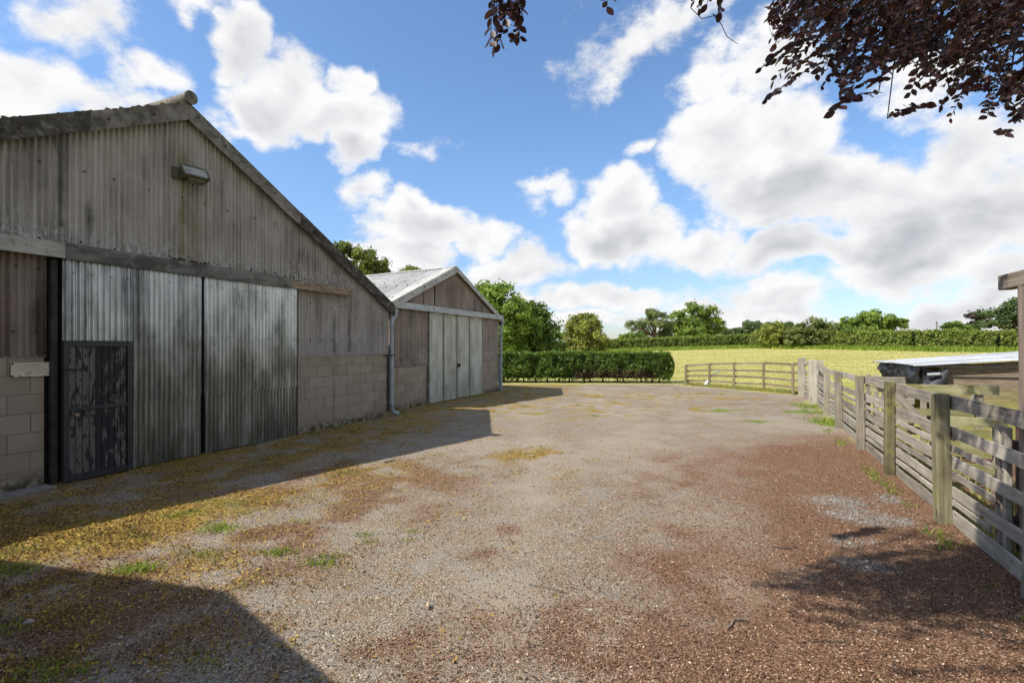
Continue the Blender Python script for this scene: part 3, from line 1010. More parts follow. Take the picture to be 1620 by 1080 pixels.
sg = thing('danger_sign', 'small faded metal danger plate screwed to the blockwork beside the black door', 'sign', on_wall(O1, -7.12, -.012, 1.505), AXIS)
m_plate = plain_material('faded_sign_plate', (.42, .37, .28), (.58, .54, .44), 5, .6, dirt=((.22, .14, .075), 4, .8))
MB().box(-.205, .205, -.012, -.006, -.088, .088, .002).build('plate', m_plate, sg)
m_letter = plain_material('faded_lettering', (.24, .18, .14), (.33, .27, .22), 20, .8)
for txt, zz, sz in (('DANGER', .045, .040),):
    cu = bpy.data.curves.new('lettering', 'FONT')
    cu.body = txt; cu.size = sz; cu.align_x = 'CENTER'; cu.extrude = .0004
    tmp = bpy.data.objects.new('lettering_source', cu)
    me = bpy.data.meshes.new_from_object(tmp)
    bpy.data.objects.remove(tmp)
    obj('lettering', me, m_letter, sg, (0, -.0128, zz), (R(90), 0, 0))
# the three lines below it are worn beyond reading: broken strokes only
mb = MB()
for (xa, xb, zz) in ((-.13, .11, .016), (-.13, -.07, -.016), (-.03, .15, -.016), (-.055, .085, -.048)):
    xx = xa
    while xx < xb:
        w_ = random.uniform(.003, .008)
        mb.box(xx, xx + w_, -.0128, -.0122, zz + random.uniform(0, .006), zz + random.uniform(.012, .019))
        xx += w_ + random.uniform(.004, .009)
stuff(mb.build('worn_lettering', m_letter, sg))
for (a, b) in ((-.19, .075), (.19, .075), (-.19, -.075), (.19, -.075)):
    MB().tube([(a, -.012, b), (a, -.018, b)], [.013, .010], 8).build('screw', m_bolt, sg)


def elbow_pts(p0, p1, p2, n=5):
    p0, p1, p2 = Vector(p0), Vector(p1), Vector(p2)
    return [(1 - t) ** 2 * p0 + 2 * t * (1 - t) * p1 + t * t * p2 for t in [i / n for i in range(n + 1)]]


dp = thing('drainpipe', 'grey plastic drainpipe at the corner between the two barns', 'drainpipe', on_wall(O1, .05, -.09, 0), AXIS)
MB().tube([(0, 0, .24), (0, 0, 2.38)], .05, 14).build('pipe', m_grey_pvc, dp)
MB().tube(elbow_pts((0, 0, 2.36), (0, 0, 2.50), (.10, .02, 2.53)) + elbow_pts((.12, .02, 2.535), (.22, .03, 2.56), (.22, .03, 2.72)), .051, 14).build('swan_neck', m_grey_pvc, dp)
for q in (((0, 0, .22), (0, 0, .33)), ((0, 0, 2.30), (0, 0, 2.40)), ((.22, .03, 2.66), (.22, .03, 2.76))):
    MB().tube(q, .06, 14).build('collar', m_grey_pvc, dp)
MB().tube(elbow_pts((0, 0, .24), (0, 0, .10), (.13, -.12, .05)), .052, 14).build('shoe', m_grey_pvc, dp)
MB().box(-.25, .06, -.058, .05, 1.555, 1.58, .003).build('pipe_clip', m_bolt, dp)
MB().box(-.10, .06, -.058, .07, .265, .285, .003).build('pipe_clip', m_bolt, dp)

# ------------------------------------------------------------------ rear barn
barn2 = thing('barn', 'smaller rear barn with pale plank-like doors and light cement roof', 'barn', (O2[0], O2[1], 0), AXIS)
W2, A2X, SL2 = 6.95, 3.36, .418
SHEAR = .135
def roof2(x): return 4.46 - SL2 * abs(x - A2X)
m_cem2 = cement_material('brown_weathered_cement_sheet', barn2, 1.25, [(2.25, .05, 3.0, 4.3, (.02, .018, .016), .9), (1.6, .05, 3.0, 4.3, (.02, .018, .016), .9), (4.9, .05, 3.0, 4.3, (.03, .026, .02), .8), (3.3, .5, 3.0, 4.3, (.15, .115, .085), .6)], (.92, .84, .78))
m_block2 = block_material('pinkish_concrete_block', barn2, 1.2)
bd = MB().box(.05, W2 - .05, .12, .2, 0, 2.85)
bd.prism([(.05, 2.85), (W2 - .05, 2.85), (A2X, 4.2)], .12, .2)
bd.build('inner_wall', m_dark_board, barn2)
mb = MB()
for x in (.03, W2 - .15):
    mb.add([(x, .02, 0), (x + .12, .02, 0), (x + .12 + SHEAR * 12, 12, 0), (x + SHEAR * 12, 12, 0), (x, .02, 2.8), (x + .12, .02, 2.8), (x + .12 + SHEAR * 12, 12, 2.8), (x + SHEAR * 12, 12, 2.8)],
           [(3, 2, 1, 0), (4, 5, 6, 7), (0, 1, 5, 4), (1, 2, 6, 5), (2, 3, 7, 6), (3, 0, 4, 7)])
mb.build('side_wall', m_mortar, barn2)
MB().prism([(.2 + SHEAR * 12, 0), (W2 - .2 + SHEAR * 12, 0), (W2 - .2 + SHEAR * 12, 2.75), (A2X + SHEAR * 12, 4.2), (.2 + SHEAR * 12, 2.75)], 11.85, 11.95).build('rear_wall', m_mortar, barn2)
block_run(barn2, m_block2, .03, 1.82, 5, .243, half_left=1)
block_run(barn2, m_block2, 5.42, W2 - .02, 5, .243)
for i, (a, b) in enumerate([(.03, .45), (.42, 1.14), (1.1, 1.83)]):
    corr_sheet('cladding_sheet', a, b, 1.195, 2.93, -.015 - .006 * (i % 2), m_cem2, barn2)
for i, (a, b) in enumerate([(5.40, 5.80), (5.76, 6.36), (6.32, W2)]):
    corr_sheet('cladding_sheet', a, b, 1.195, 2.93, -.015 - .006 * (i % 2), m_cem2, barn2)
for i, (a, b) in enumerate([(.2, .95), (.92, 1.58), (1.62, 2.22), (2.28, 3.36), (3.33, 4.42), (4.38, 4.88), (4.93, 5.8), (5.76, W2 - .1)]):
    corr_sheet('cladding_sheet', a, b, 2.99, lambda x: roof2(x) - .1, -.012 - .006 * (i % 2), m_cem2, barn2)
tc = MB().box(.12, W2 + .16, -.16, -.148, 2.845, 3.025).box(.12, W2 + .16, -.147, 0, 3.010, 3.022)
tc.build('track_cover', m_channel_pale, barn2)
MB().box(-.12, .12, -.155, .0, 2.83, 3.0, .01).build('beam_end', m_concrete, barn2)
m_door2 = material('streaked_pale_paint')
mw, k, bs, out = m_door2
p = k.coord('Object', barn2)
x, y, z = k.sep(p)
st = k.noise(k.vmath('MULTIPLY', p, (14, 1, .35)), 1, 5, .65)
bl = k.noise(k.vmath('MULTIPLY', p, (1.2, 1, .9)), 1.4, 5, .6)
col = k.ramp(k.math('ADD', k.math('MULTIPLY', st, .55), k.math('MULTIPLY', bl, .45)), [(.34, (.16, .15, .105)), (.45, (.34, .335, .27)), (.56, (.47, .47, .40)), (.72, (.56, .555, .49))])
low = k.math('MULTIPLY', k.step(k.math('ADD', z, k.math('MULTIPLY', k.math('SUBTRACT', bl, .5), 2.0)), 1.5, .1), k.step(st, .45, .62))
col = k.mix(k.math('MULTIPLY', low, .75), col, (.13, .12, .085))
top = k.math('MULTIPLY', k.step(z, 2.55, 2.85), k.step(k.noise(k.vmath('MULTIPLY', p, (5, 1, 3)), 1, 4, .6), .38, .55))
col = k.mix(k.math('MULTIPLY', top, .6), col, (.20, .185, .12))
for ax in (2.66, 3.52, 4.42):
    mk = k.math('MULTIPLY', k.step(k.math('ABSOLUTE', k.math('SUBTRACT', x, ax)), .14, .01), k.step(st, .36, .52))
    col = k.mix(k.math('MULTIPLY', mk, .75), col, (.105, .10, .07))
k.l.new(col, bs.inputs['Base Color'])
bs.inputs['Roughness'].default_value = .75
k.l.new(k.bump(st, .15, .004), bs.inputs['Normal'])
m_door2 = mw
for (a, b, c, d_) in ((1.87, 2.66, 2.68, 3.545), (3.565, 4.41, 4.43, 5.37)):
    dl = MB().box(a, d_, -.058, -.03, .04, 2.88).build('sliding_door', m_dark_board, barn2)
    MB().box(a, b, -.075, -.059, .03, 2.885, .003).build('door_panel', m_door2, dl)
    MB().box(c, d_, -.077, -.059, .03, 2.885, .003).build('door_panel', m_door2, dl)
    bolts(dl, [(b + random.uniform(-.03, .05), -.078, zz) for zz in np.arange(.4, 2.7, .27)], r=.012)
    MB().box(d_ - .075 if a < 3 else a - .0, d_ if a < 3 else a + .075, -.083, -.078, .04, 2.87).build('door_stile', m_door2, dl)
MB().box(1.80, 1.86, -.07, -.0, 0, 2.9, .004).build('door_post', m_channel_dark, barn2)
lk = MB().box(3.50, 3.72, -.105, -.084, 1.16, 1.205, .003).box(3.52, 3.60, -.13, -.085, 1.08, 1.17, .006).box(3.63, 3.71, -.125, -.085, 1.10, 1.20, .006)
lk.build('hasp_and_padlock', m_bolt, barn2)
verge(-.22, A2X - .003, roof2, m_barge_pale, barn2, y0=-.165, depth=.22, y1=-.148)
verge(A2X + .003, W2 + .25, roof2, m_barge_pale, barn2, y0=-.165, depth=.17, y1=-.148)
bolts(barn2, [(x, -.17, roof2(x) - .10) for x in np.arange(.2, 6.9, .62)], r=.016)
for (ex, sgn) in ((-.28, -1), (W2 + .3, 1)):
    for j in range(12):
        for (t0, t1, lf) in ((-.0, .54, .012), (.5, 1.0, 0.0)):
            roof_sheet('roof_sheet', barn2, m_roof_pale, (A2X, roof2(A2X) - .03), (ex, roof2(ex) - .03), -.13 + j * 1.02, -.13 + (j + 1) * 1.02 + .05, shear=SHEAR, lift=lf + .004 * (j % 2), t0=t0, t1=t1)
mb = MB()
for t in (.06, .40, .52, .86):
    for y in np.arange(.1, 12, .44):
        x = A2X + (-.28 - A2X) * t + SHEAR * y
        zz = roof2(A2X + (-.28 - A2X) * t) - .01
        mb.box(x - .02, x + .02, y - .02, y + .02, zz, zz + .03, .006)
stuff(mb.build('roof_bolts', m_bolt, barn2))
cap = MB()
for sgn in (-1, 1):
    cap.add([(A2X, -.15, 4.475), (A2X + SHEAR * 12, 12, 4.475), (A2X + sgn * .2 + SHEAR * 12, 12, 4.475 - .2 * SL2 + .012), (A2X + sgn * .2, -.15, 4.475 - .2 * SL2 + .012)], [(0, 1, 2, 3)])
cap.build('ridge_capping', m_barge_pale, barn2)
dp = thing('drainpipe', 'grey plastic drainpipe at the far corner of the rear barn by the hedge', 'drainpipe', on_wall(O2, W2 + .06, -.10, 0), AXIS)
MB().tube([(0, 0, .03), (0, 0, 2.45)], .055, 12).build('pipe', m_grey_pvc, dp)
MB().tube(elbow_pts((0, 0, 2.43), (0, 0, 2.55), (.05, .0, 2.60)) + elbow_pts((.06, 0, 2.61), (.13, 0, 2.66), (.13, 0, 2.80)), .055, 12).build('swan_neck', m_grey_pvc, dp)
for q in (((0, 0, 2.38), (0, 0, 2.47)), ((.13, 0, 2.74), (.13, 0, 2.84))):
    MB().tube(q, .067, 12).build('collar', m_grey_pvc, dp)
MB().box(-.075, .02, .05, .09, 0, 1.3, .004).build('back_strip', m_grey_pvc, dp)

# ------------------------------------------------------------------ shed behind the viewer, which throws the shadow at lower left
apx = (-2.11 - 3.62 * SHX, 3.61 - 3.62 * SHY)
shed = thing('shed', 'timber shed outside the frame whose gable shadow falls across the lower left', 'shed', (apx[0], apx[1], 0), AXIS - math.pi / 2)
m_shed = wood_material('dark_shed_board', ((.05, .04, .03), (.11, .09, .07), (.17, .14, .11)), 0, 2)
sw_l, sw_r, st_ = -1.85, 3.1, .30
sh = MB().prism([(sw_l, 0), (sw_r, 0), (sw_r, 3.60 - .36 * sw_r), (0, 3.60), (sw_l, 3.60 + st_ * sw_l)], -5.0, 0.0)
sh.build('wall', m_shed, shed)
for (ex) in (sw_l - .08, sw_r + .1):
    mb = MB()
    zz = 3.62 - (st_ if ex < 0 else .36) * abs(ex)
    mb.add([(0, .02, 3.62), (ex, .02, zz), (ex, -5.1, zz), (0, -5.1, 3.62), (0, .02, 3.66), (ex, .02, zz + .04), (ex, -5.1, zz + .04), (0, -5.1, 3.66)],
           [(0, 1, 2, 3), (4, 5, 6, 7), (0, 1, 5, 4), (1, 2, 6, 5), (2, 3, 7, 6), (3, 0, 4, 7)])
    mb.build('roof', m_roof_dark, shed)

# ------------------------------------------------------------------ timber fences
m_rail_brown = wood_material('brown_field_rail', ((.09, .068, .045), (.20, .155, .11), (.31, .25, .18)), .2, 0)
m_post_brown = wood_material('brown_field_post', ((.09, .068, .04), (.19, .15, .095), (.29, .235, .16)), .4, 2)
m_rail = wood_material('weathered_grey_rail', ((.12, .105, .085), (.29, .26, .215), (.44, .40, .34)), .12, 0)
m_post = wood_material('weathered_post', ((.13, .112, .088), (.27, .24, .192), (.41, .37, .30)), .35, 2)
m_post_green = wood_material('algae_green_post', ((.06, .055, .03), (.15, .137, .082), (.26, .24, .16)), .55, 2)
m_gatepost = wood_material('pale_gatepost', ((.20, .18, .14), (.36, .33, .265), (.50, .465, .39)), .12, 2)


def post_mesh(w, dpt, h, slope=.012):
    zs_ = [-.3, .0, h * .35, h * .7, h - .006, h]
    vs_ = []
    for i_, zz in enumerate(zs_):
        ins = .007 if i_ == len(zs_) - 1 else 0
        j_ = lambda: random.uniform(-.004, .004)
        a_, b_ = w / 2 - ins, dpt / 2 - ins
        c_ = .008
        tl = [random.uniform(-.005, .008) for _ in range(8)] if i_ >= 4 else [0] * 8
        vs_ += [(x_ + j_(), y_ + j_(), zz + t_) for (x_, y_), t_ in zip([(-a_ + c_, -b_), (a_ - c_, -b_), (a_, -b_ + c_), (a_, b_ - c_), (a_ - c_, b_), (-a_ + c_, b_), (-a_, b_ - c_), (-a_, -b_ + c_)], tl)]
    fs = [tuple(range(7, -1, -1)), tuple(range(40, 48))]
    for r_ in range(5):
        for i_ in range(8):
            q_ = (i_ + 1) % 8
            fs.append((r_ * 8 + i_, r_ * 8 + q_, r_ * 8 + 8 + q_, r_ * 8 + 8 + i_))
    return MB().add(vs_, fs).mesh('post')


def rail_between(parent, p, q, z0p, z0q, hgt, thick, mat, t0=0.0, t1=1.0, name='rail', wob=.006):
    p = Vector((p[0], p[1], z0p)); q = Vector((q[0], q[1], z0q))
    a = p.lerp(q, t0); b = p.lerp(q, t1)
    dv = b - a
    L = dv.length
    n = 5
    vs_ = []
    for i in range(n + 1):
        x = L * i / n
        u = random.uniform(-wob, wob); v = random.uniform(-wob, wob)
        vs_ += [(x, -thick / 2, u), (x, thick / 2, u), (x, thick / 2, hgt + v), (x, -thick / 2, hgt + v)]
    fs = []
    for i in range(n):
        bb = i * 4
        for j in range(4):
            fs.append((bb + j, bb + 4 + j, bb + 4 + (j + 1) % 4, bb + (j + 1) % 4))
    fs += [(0, 1, 2, 3), (n * 4 + 3, n * 4 + 2, n * 4 + 1, n * 4)]
    o = MB().add(vs_, fs).build(name, mat, parent)
    o.location = a
    o.rotation_euler = (0, -math.atan2(dv.z, math.hypot(dv.x, dv.y)), math.atan2(dv.y, dv.x))
    return o


NR = Vector((DY, -DX, 0))
sf = thing('slatted_fence', 'close-slatted grey timber stock fence running along the right of the yard', 'fence')
FP = [(2.50, 1.68, 1.33, .12), (3.665, 3.50, 1.375, .115), (4.38, 5.08, 1.31, .122), (5.27, 6.97, 1.30, .112), (6.03, 8.64, 1.29, .112), (7.10, 10.85, 1.24, .12), (7.99, 12.7, 1.22, .12), (9.13, 15.1, 1.37, .235), (10.2, 17.55, 1.38, .235)]
SLATS = [(1.30, .120), (.975, .105), (.81, .056), (.69, .110), (.525, .058), (.405, .108), (.262, .052), (.155, .135)]
for i, (x, y, h, w) in enumerate(FP):
    mt = m_gatepost if w > .2 else (m_post_green if i in (2, 3) else m_post)
    o = obj('gate_post' if w > .2 else 'post', post_mesh(w, w, h), mt, sf, (x, y, 0), (random.uniform(-.02, .02), random.uniform(-.02, .02), AXIS + random.uniform(-.05, .05)))
    if w > .2 and i == 7: o.rotation_euler[1] = -.03
    if i == 0: continue
    p0 = FP[i - 1]; p1 = FP[i]
    off = NR * .072
    a = (p0[0] + off.x, p0[1] + off.y); b = (p1[0] + off.x, p1[1] + off.y)
    if i == 8:
        a = (p0[0] + off.x * 1.4, p0[1] + off.y * 1.4); b = (p1[0] + off.x * .6, p1[1] + off.y * .6)
    fa = min(p0[2], 1.28) / 1.31; fb = min(p1[2], 1.28) / 1.31
    if i == 2: fa, fb = 1.0, 1.0
    for j, (zt, hh) in enumerate(SLATS):
        t0, t1 = -.035, 1.035
        if i == 2 and hh < .08: t0 = .46 + random.uniform(0, .05)
        zz = zt - hh + random.uniform(-.008, .008)
        rail_between(sf, a, b, zz * fa, zz * fb + random.uniform(-.016, .016), hh * random.uniform(.92, 1.05), .022, m_rail, t0, t1, 'slat' if hh < .1 else 'rail')
# stiles nailed behind the nearest bay
for (t, w) in ((.52, .075), (.45, .06)):
    q = Vector((FP[1][0], FP[1][1], 0)).lerp(Vector((FP[2][0], FP[2][1], 0)), t) + NR * .145
    obj('stile', post_mesh(w, .05, 1.12), m_rail if w < .07 else m_post, sf, q, (0, 0, AXIS))
# extra post behind the gap of the gateway
obj('post', post_mesh(.13, .13, 1.34), m_post, sf, (9.75, 15.75, 0), (0, 0, AXIS))

rf = thing('rail_fence', 'open four-rail timber fence with thin posts at the meadow edge', 'fence')
RP = [(10.2, 17.62, 1.22), (10.32, 18.35, 1.17), (10.1, 20.03, 1.14), (9.36, 21.07, 1.11), (8.77, 22.2, 1.03), (7.92, 22.75, .95)]
for i, (x, y, h) in enumerate(RP):
    if i: obj('post', post_mesh(.11, .10, h), m_post_brown, rf, (x, y, 0), (random.uniform(-.02, .02), random.uniform(-.02, .02), AXIS + random.uniform(-.1, .1)))
    if i == 0: continue
    p0 = RP[i - 1]
    for fz in (.915, .66, .42, .19):
        rail_between(rf, (p0[0] + .05, p0[1] + .05), (x + .05, y + .05), p0[2] * fz, h * fz + random.uniform(-.02, .02), .088, .035, m_rail_brown, -.02, 1.02)

# pen frame at the right edge: post, overhanging beam and wire mesh
pf = thing('wire_pen', 'tall timber pen with overhanging top beam and wire mesh at the right edge', 'pen', (4.055, 3.90, 0), AXIS)
m_brown_post = wood_material('brown_pen_timber', ((.10, .075, .06), (.21, .165, .135), (.32, .26, .215)), .05, 2)
m_beam = wood_material('grey_pen_beam', ((.15, .125, .095), (.29, .25, .19), (.40, .35, .27)), .3, 0)
o = obj('post', post_mesh(.10, .10, 2.28), m_brown_post, pf, (0, 0, 0), (0, .018, 0))
MB().box(-2.6, .40, -.05, .05, 2.275, 2.40, .006).build('beam', m_beam, pf)
MB().box(-2.5, .05, -.06, -.052, 2.40, 2.43, .003).build('capping_board', m_beam, pf)
m_wire = plain_material('galvanised_wire', (.30, .31, .32), (.42, .43, .44), 9, .5, .5)
mb = MB()
for i in range(26):
    mb.tube([(-.06 - i * .05, -.062, .9), (-.06 - i * .05, -.062, 2.28)], .0022, 4, False)
for i in range(28):
    mb.tube([(-.06, -.062, .92 + i * .05), (-1.32, -.062, .92 + i * .05)], .0022, 4, False)
mb.build('wire_mesh', m_wire, pf)
obj('post', post_mesh(.10, .10, 2.28), m_brown_post, pf, (-2.4, 0, 0))

pg = thing('pen_gate', 'dark brown boarded gate leaning behind the nearest fence bay', 'gate', (4.34, 4.26, 0), AXIS - .02)
m_brown_board = wood_material('dark_brown_board', ((.045, .028, .022), (.10, .062, .05), (.155, .10, .08)), 0, 2)
for i in range(6):
    MB().box(-.06 - i * .105, .04 - i * .105, 0, .02, .05, 1.16 + random.uniform(-.01, .01), .003).build('board', m_brown_board, pg)
MB().box(-.60, .05, .022, .05, .25, .34, .003).build('ledge', m_brown_board, pg)
MB().box(-.60, .05, .022, .05, .90, .99, .003).build('ledge', m_brown_board, pg)

# low animal shelter behind the fence
sh2 = thing('animal_shelter', 'low mossy plywood animal shelter with white corrugated tin roof behind the fence', 'shed', (7.71, 9.30, 0), AXIS - math.pi / 2)
m_tin = plain_material('whitish_roof_tin', (.14, .15, .165), (.52, .54, .56), 1.6, .5, .1, dirt=((.24, .17, .12), 5, .45), stretch=(.3, 2.6, 1), spread=(.36, .58))
mply, k, bs, out = material('mossy_plywood')
p = k.coord('Object')
z = k.sep(p)[2]
gr = k.noise(k.vmath('MULTIPLY', p, (3, 1, 13)), 1.0, 5, .6, 1.3)
ring = k.node('ShaderNodeTexWave', wave_type='BANDS', bands_direction='Z')
k.put(ring.inputs['Vector'], k.vmath('MULTIPLY', p, (.55, 1, 1)))
ring.inputs['Scale'].default_value = 5.5; ring.inputs['Distortion'].default_value = 9; ring.inputs['Detail'].default_value = 3
col = k.ramp(gr, [(.3, (.13, .095, .065)), (.7, (.29, .225, .16))])
col = k.mix(k.math('MULTIPLY', k.step(ring.outputs[1], .75, .95), .55), col, (.12, .085, .055))
gz = k.math('ADD', z, k.math('MULTIPLY', k.math('SUBTRACT', k.noise(p, 2.2, 4, .6), .5), .9))
col = k.mix(k.math('MULTIPLY', k.step(gz, 1.2, .45), .9), col, k.mix(gr, (.17, .165, .03), (.33, .31, .07)))
k.l.new(col, bs.inputs['Base Color']); bs.inputs['Roughness'].default_value = .9
RS = .088
n = 46 * 8
ys = np.linspace(-.16, 2.95, 41 * 8)
V = []; F = []
m = len(ys)
for side in (0, -.006):
    for x in (-.20, 3.3):
        wob = .012 * np.sin(ys * 1.7)
        V.append(np.stack([np.full(m, x), ys, 1.455 + RS * x + wob * (x < 0) + .010 * np.sin(ys * 2 * math.pi / .076) + side], 1))
i = np.arange(m - 1)
F.append(np.stack([i, m + i, m + i + 1, i + 1], 1)); F.append(np.stack([2 * m + i, 2 * m + i + 1, 3 * m + i + 1, 3 * m + i], 1)); F.append(np.stack([i + 1, 2 * m + i + 1, 2 * m + i, i], 1))
obj('tin_roof', fast_mesh('tin_roof', np.concatenate(V), np.concatenate(F), True), m_tin, sh2)
MB().box(-.20, 3.3, -.165, -.145, 1.415, 1.435).build('roof_edge_strip', m_dark_board, sh2)
mb = MB()
mb.add([(.25, -.02, .10), (1.55, -.02, .10), (1.55, -.02, 1.42 + RS * 1.55), (.25, -.02, 1.42 + RS * .25), (.25, 0, .10), (1.55, 0, .10), (1.55, 0, 1.42 + RS * 1.55), (.25, 0, 1.42 + RS * .25)],
       [(0, 1, 2, 3), (7, 6, 5, 4), (0, 3, 7, 4), (1, 5, 6, 2), (3, 2, 6, 7), (0, 4, 5, 1)])
mb.build('plywood_panel', mply, sh2)
mb = MB()
mb.add([(1.56, -.02, .10), (3.1, -.02, .10), (3.1, -.02, 1.42 + RS * 3.1), (1.56, -.02, 1.42 + RS * 1.56), (1.56, 0, .10), (3.1, 0, .10), (3.1, 0, 1.42 + RS * 3.1), (1.56, 0, 1.42 + RS * 1.56)],
       [(0, 1, 2, 3), (7, 6, 5, 4), (0, 3, 7, 4), (1, 5, 6, 2), (3, 2, 6, 7), (0, 4, 5, 1)])
mb.build('plywood_panel', mply, sh2)
MB().box(.205, .25, -.04, .02, 0, 1.43, .004).build('corner_post', m_post, sh2)
MB().box(3.06, 3.12, .02, 2.85, 0, 1.66).build('rear_wall', mply, sh2)
MB().box(.0, 3.06, 2.78, 2.84, 0, 1.4).build('end_wall', mply, sh2)
for yv in (.05, 1.4, 2.7):
    MB().box(-.05, .03, yv, yv + .09, 0, 1.43, .006).build('post', m_post, sh2)
# sagging black sheeting along the open side
m_sheet = plain_material('black_plastic_sheet', (.010, .011, .013), (.035, .038, .046), 4, .45, 0, bump=.8)
nu, nv = 40, 14
V = []; F = []
for i in range(nu + 1):
    for j in range(nv + 1):
        u, v = i / nu, j / nv
        bul = .05 * math.sin(math.pi * v) * (1 + .6 * math.sin(u * 9)) + .018 * math.sin(u * 31 + v * 7) + .012 * math.sin(u * 57 - v * 13)
        V.append((-.08 - bul + .14 * v * v, -.05 + u * 2.8, 1.42 - v * (.46 + .08 * math.sin(u * 5)) + .012 * math.sin(u * 40 + v * 9)))
for i in range(nu):
    for j in range(nv):
        a = i * (nv + 1) + j
        F.append((a, a + 1, a + nv + 2, a + nv + 1))
me = fast_mesh('plastic_sheeting', np.array(V), np.array(F), True)
o = obj('plastic_sheeting', me, m_sheet, sh2)
V = []; F = []
for i in range(13):
    for j in range(9):
        u, v = i / 12, j / 8
        V.append((-.06 + .34 * u, -.10 + .05 * math.sin(u * 4 + v * 3), 1.40 - v * .42 - .06 * math.sin(u * 3) + .02 * math.sin(u * 21 + v * 8)))
for i in range(12):
    for j in range(8):
        a = i * 9 + j
        F.append((a, a + 1, a + 10, a + 9))
obj('plastic_sheeting', fast_mesh('plastic_sheeting', np.array(V), np.array(F), True), m_sheet, sh2)
MB().tube([(-.02, -.13, 1.27), (.16, -.15, 1.285)], .032, 8).build('rolled_edge', m_grey_pvc, sh2)

# pens between fence and shelter
m_pen = wood_material('mossy_pen_board', ((.12, .115, .05), (.25, .235, .12), (.38, .36, .22)), .75, 0)


def hurdle(label, p, q, boards, posts, height, mat=m_pen):
    t = thing('pen_hurdle', label, 'hurdle', (0, 0, 0), 0, None)
    for (z0, hh, a, b) in boards:
        rail_between(t, p, q, z0, z0 + random.uniform(-.02, .02), hh, .03, mat, a, b, 'board', .003)
    P_, Q_ = Vector((p[0], p[1], 0)), Vector((q[0], q[1], 0))
    for f in posts:
        v = P_.lerp(Q_, f) + Vector((.02, .05, 0))
        obj('post', post_mesh(.085, .075, height), m_post, t, v, (0, 0, math.atan2(q[1] - p[1], q[0] - p[0])))
    return t


hurdle('mossy board hurdle just in front of the low shelter with an overhanging top board', (5.95, 7.90), (7.20, 7.42), [(1.07, .135, -.18, 1.02), (.72, .11, 0, .8), (.42, .12, 0, 1.0), (.12, .12, 0, 1)], (.02, .45, .86), 1.12)
hurdle('small board hurdle half hidden behind the green fence post', (5.45, 6.35), (6.05, 6.10), [(.78, .12, 0, 1), (.50, .10, 0, 1), (.22, .12, 0, 1)], (.1, .9), .98)
hurdle('plank hurdle with a broad post standing behind the middle of the slatted fence', (7.35, 10.35), (8.1, 10.05), [(1.02, .15, -.1, 1.0), (.62, .14, 0, 1), (.25, .14, 0, 1)], (.05, .22, .95), 1.2, m_rail)
# diagonal brace leaning in the pen
br = thing('leaning_board', 'narrow grey plank leaning diagonally in the pen between fence and shelter', 'plank')
o = MB().box(0, 1.15, -.015, .015, -.045, .045, .004).build('plank', m_rail, br)
o.location = (5.75, 7.55, 1.15); o.rotation_euler = (0, R(52), math.atan2(-.4, .92))
br2 = thing('leaning_board', 'narrow grey plank leaning against the plywood wall of the shelter', 'plank')
o = MB().box(0, 1.0, -.015, .015, -.05, .05, .004).build('plank', m_rail, br2)
o.location = (7.72, 8.15, 1.18); o.rotation_euler = (0, R(118), math.atan2(-.4, .92))

# water pipe by the far fence
wp = thing('water_pipe', 'bent blue water pipe with white wrapped foot beside the rail fence', 'pipe', (gnd(1117, 611)[0], gnd(1117, 611)[1], 0))
m_blue = plain_material('blue_plastic_pipe', (.16, .33, .40), (.26, .46, .52), 6, .45)
m_wrap = plain_material('white_wrap', (.42, .44, .46), (.68, .70, .74), 6, .6)
MB().tube([(-.02, -.02, 0), (.02, 0, .14), (.10, .02, .26)], [.085, .07, .045], 10).build('wrapped_foot', m_wrap, wp)
MB().tube([(.08, .02, .22), (.16, .02, .36), (.30, .0, .52), (.44, -.03, .62), (.60, -.05, .66)], .022, 8).build('pipe', m_blue, wp)


# ------------------------------------------------------------------ foliage
def leaf_material(name, dark, light, trans=.35, yellow=None, rough=.5):
    m = bpy.data.materials.new(name)
    m.use_nodes = True
    m.node_tree.nodes.clear()
    k = NT(m.node_tree)
    out = k.node('ShaderNodeOutputMaterial')
    t = k.attr('tint')
    p = k.pos()
    n = k.noise(p, 1.1, 3, .6)
    f = k.math('ADD', k.math('MULTIPLY', t, .6), k.math('MULTIPLY', n, .4))
    stops = [(.25, dark), (.75, light)]
    if yellow: stops.append((.97, yellow))
    col = k.ramp(f, stops)
    bs = k.node('ShaderNodeBsdfPrincipled')
    k.l.new(col, bs.inputs['Base Color'])
    bs.inputs['Roughness'].default_value = rough
    bs.inputs['Specular IOR Level'].default_value = .35
    tr = k.node('ShaderNodeBsdfTranslucent')
    k.l.new(k.mix(1.0, col, (1.25, 1.3, .7), 'MULTIPLY'), tr.inputs[0])
    mx = k.node('ShaderNodeMixShader')
    mx.inputs[0].default_value = trans
    k.l.new(bs.outputs[0], mx.inputs[1]); k.l.new(tr.outputs[0], mx.inputs[2])
    k.l.new(mx.outputs[0], out.inputs[0])
    return m


def unit(v):
    return v / np.maximum(np.linalg.norm(v, axis=1, keepdims=True), 1e-9)


def leaf_cards(name, C, size, bias, mat, parent=None, aspect=.6, tint=None, flat=1.0):
    """one small folded four-cornered leaf per point"""
    n = len(C)
    nr = unit(bias * flat + rng.normal(size=(n, 3)) * .8)
    a = unit(np.cross(nr, rng.normal(size=(n, 3))))
    b = np.cross(nr, a)
    s = np.asarray(size)[:, None]
    V = np.stack([C - a * s * .5, C + b * s * aspect * .5 + nr * s * .08, C + a * s * .5, C - b * s * aspect * .5 + nr * s * .08], 1).reshape(-1, 3)
    F = np.arange(n * 4).reshape(-1, 4)
    tv = rng.random(n) if tint is None else tint
    me = fast_mesh(name, V, F, False, {'tint': np.repeat(tv, 4)})
    return obj(name, me, mat, parent)


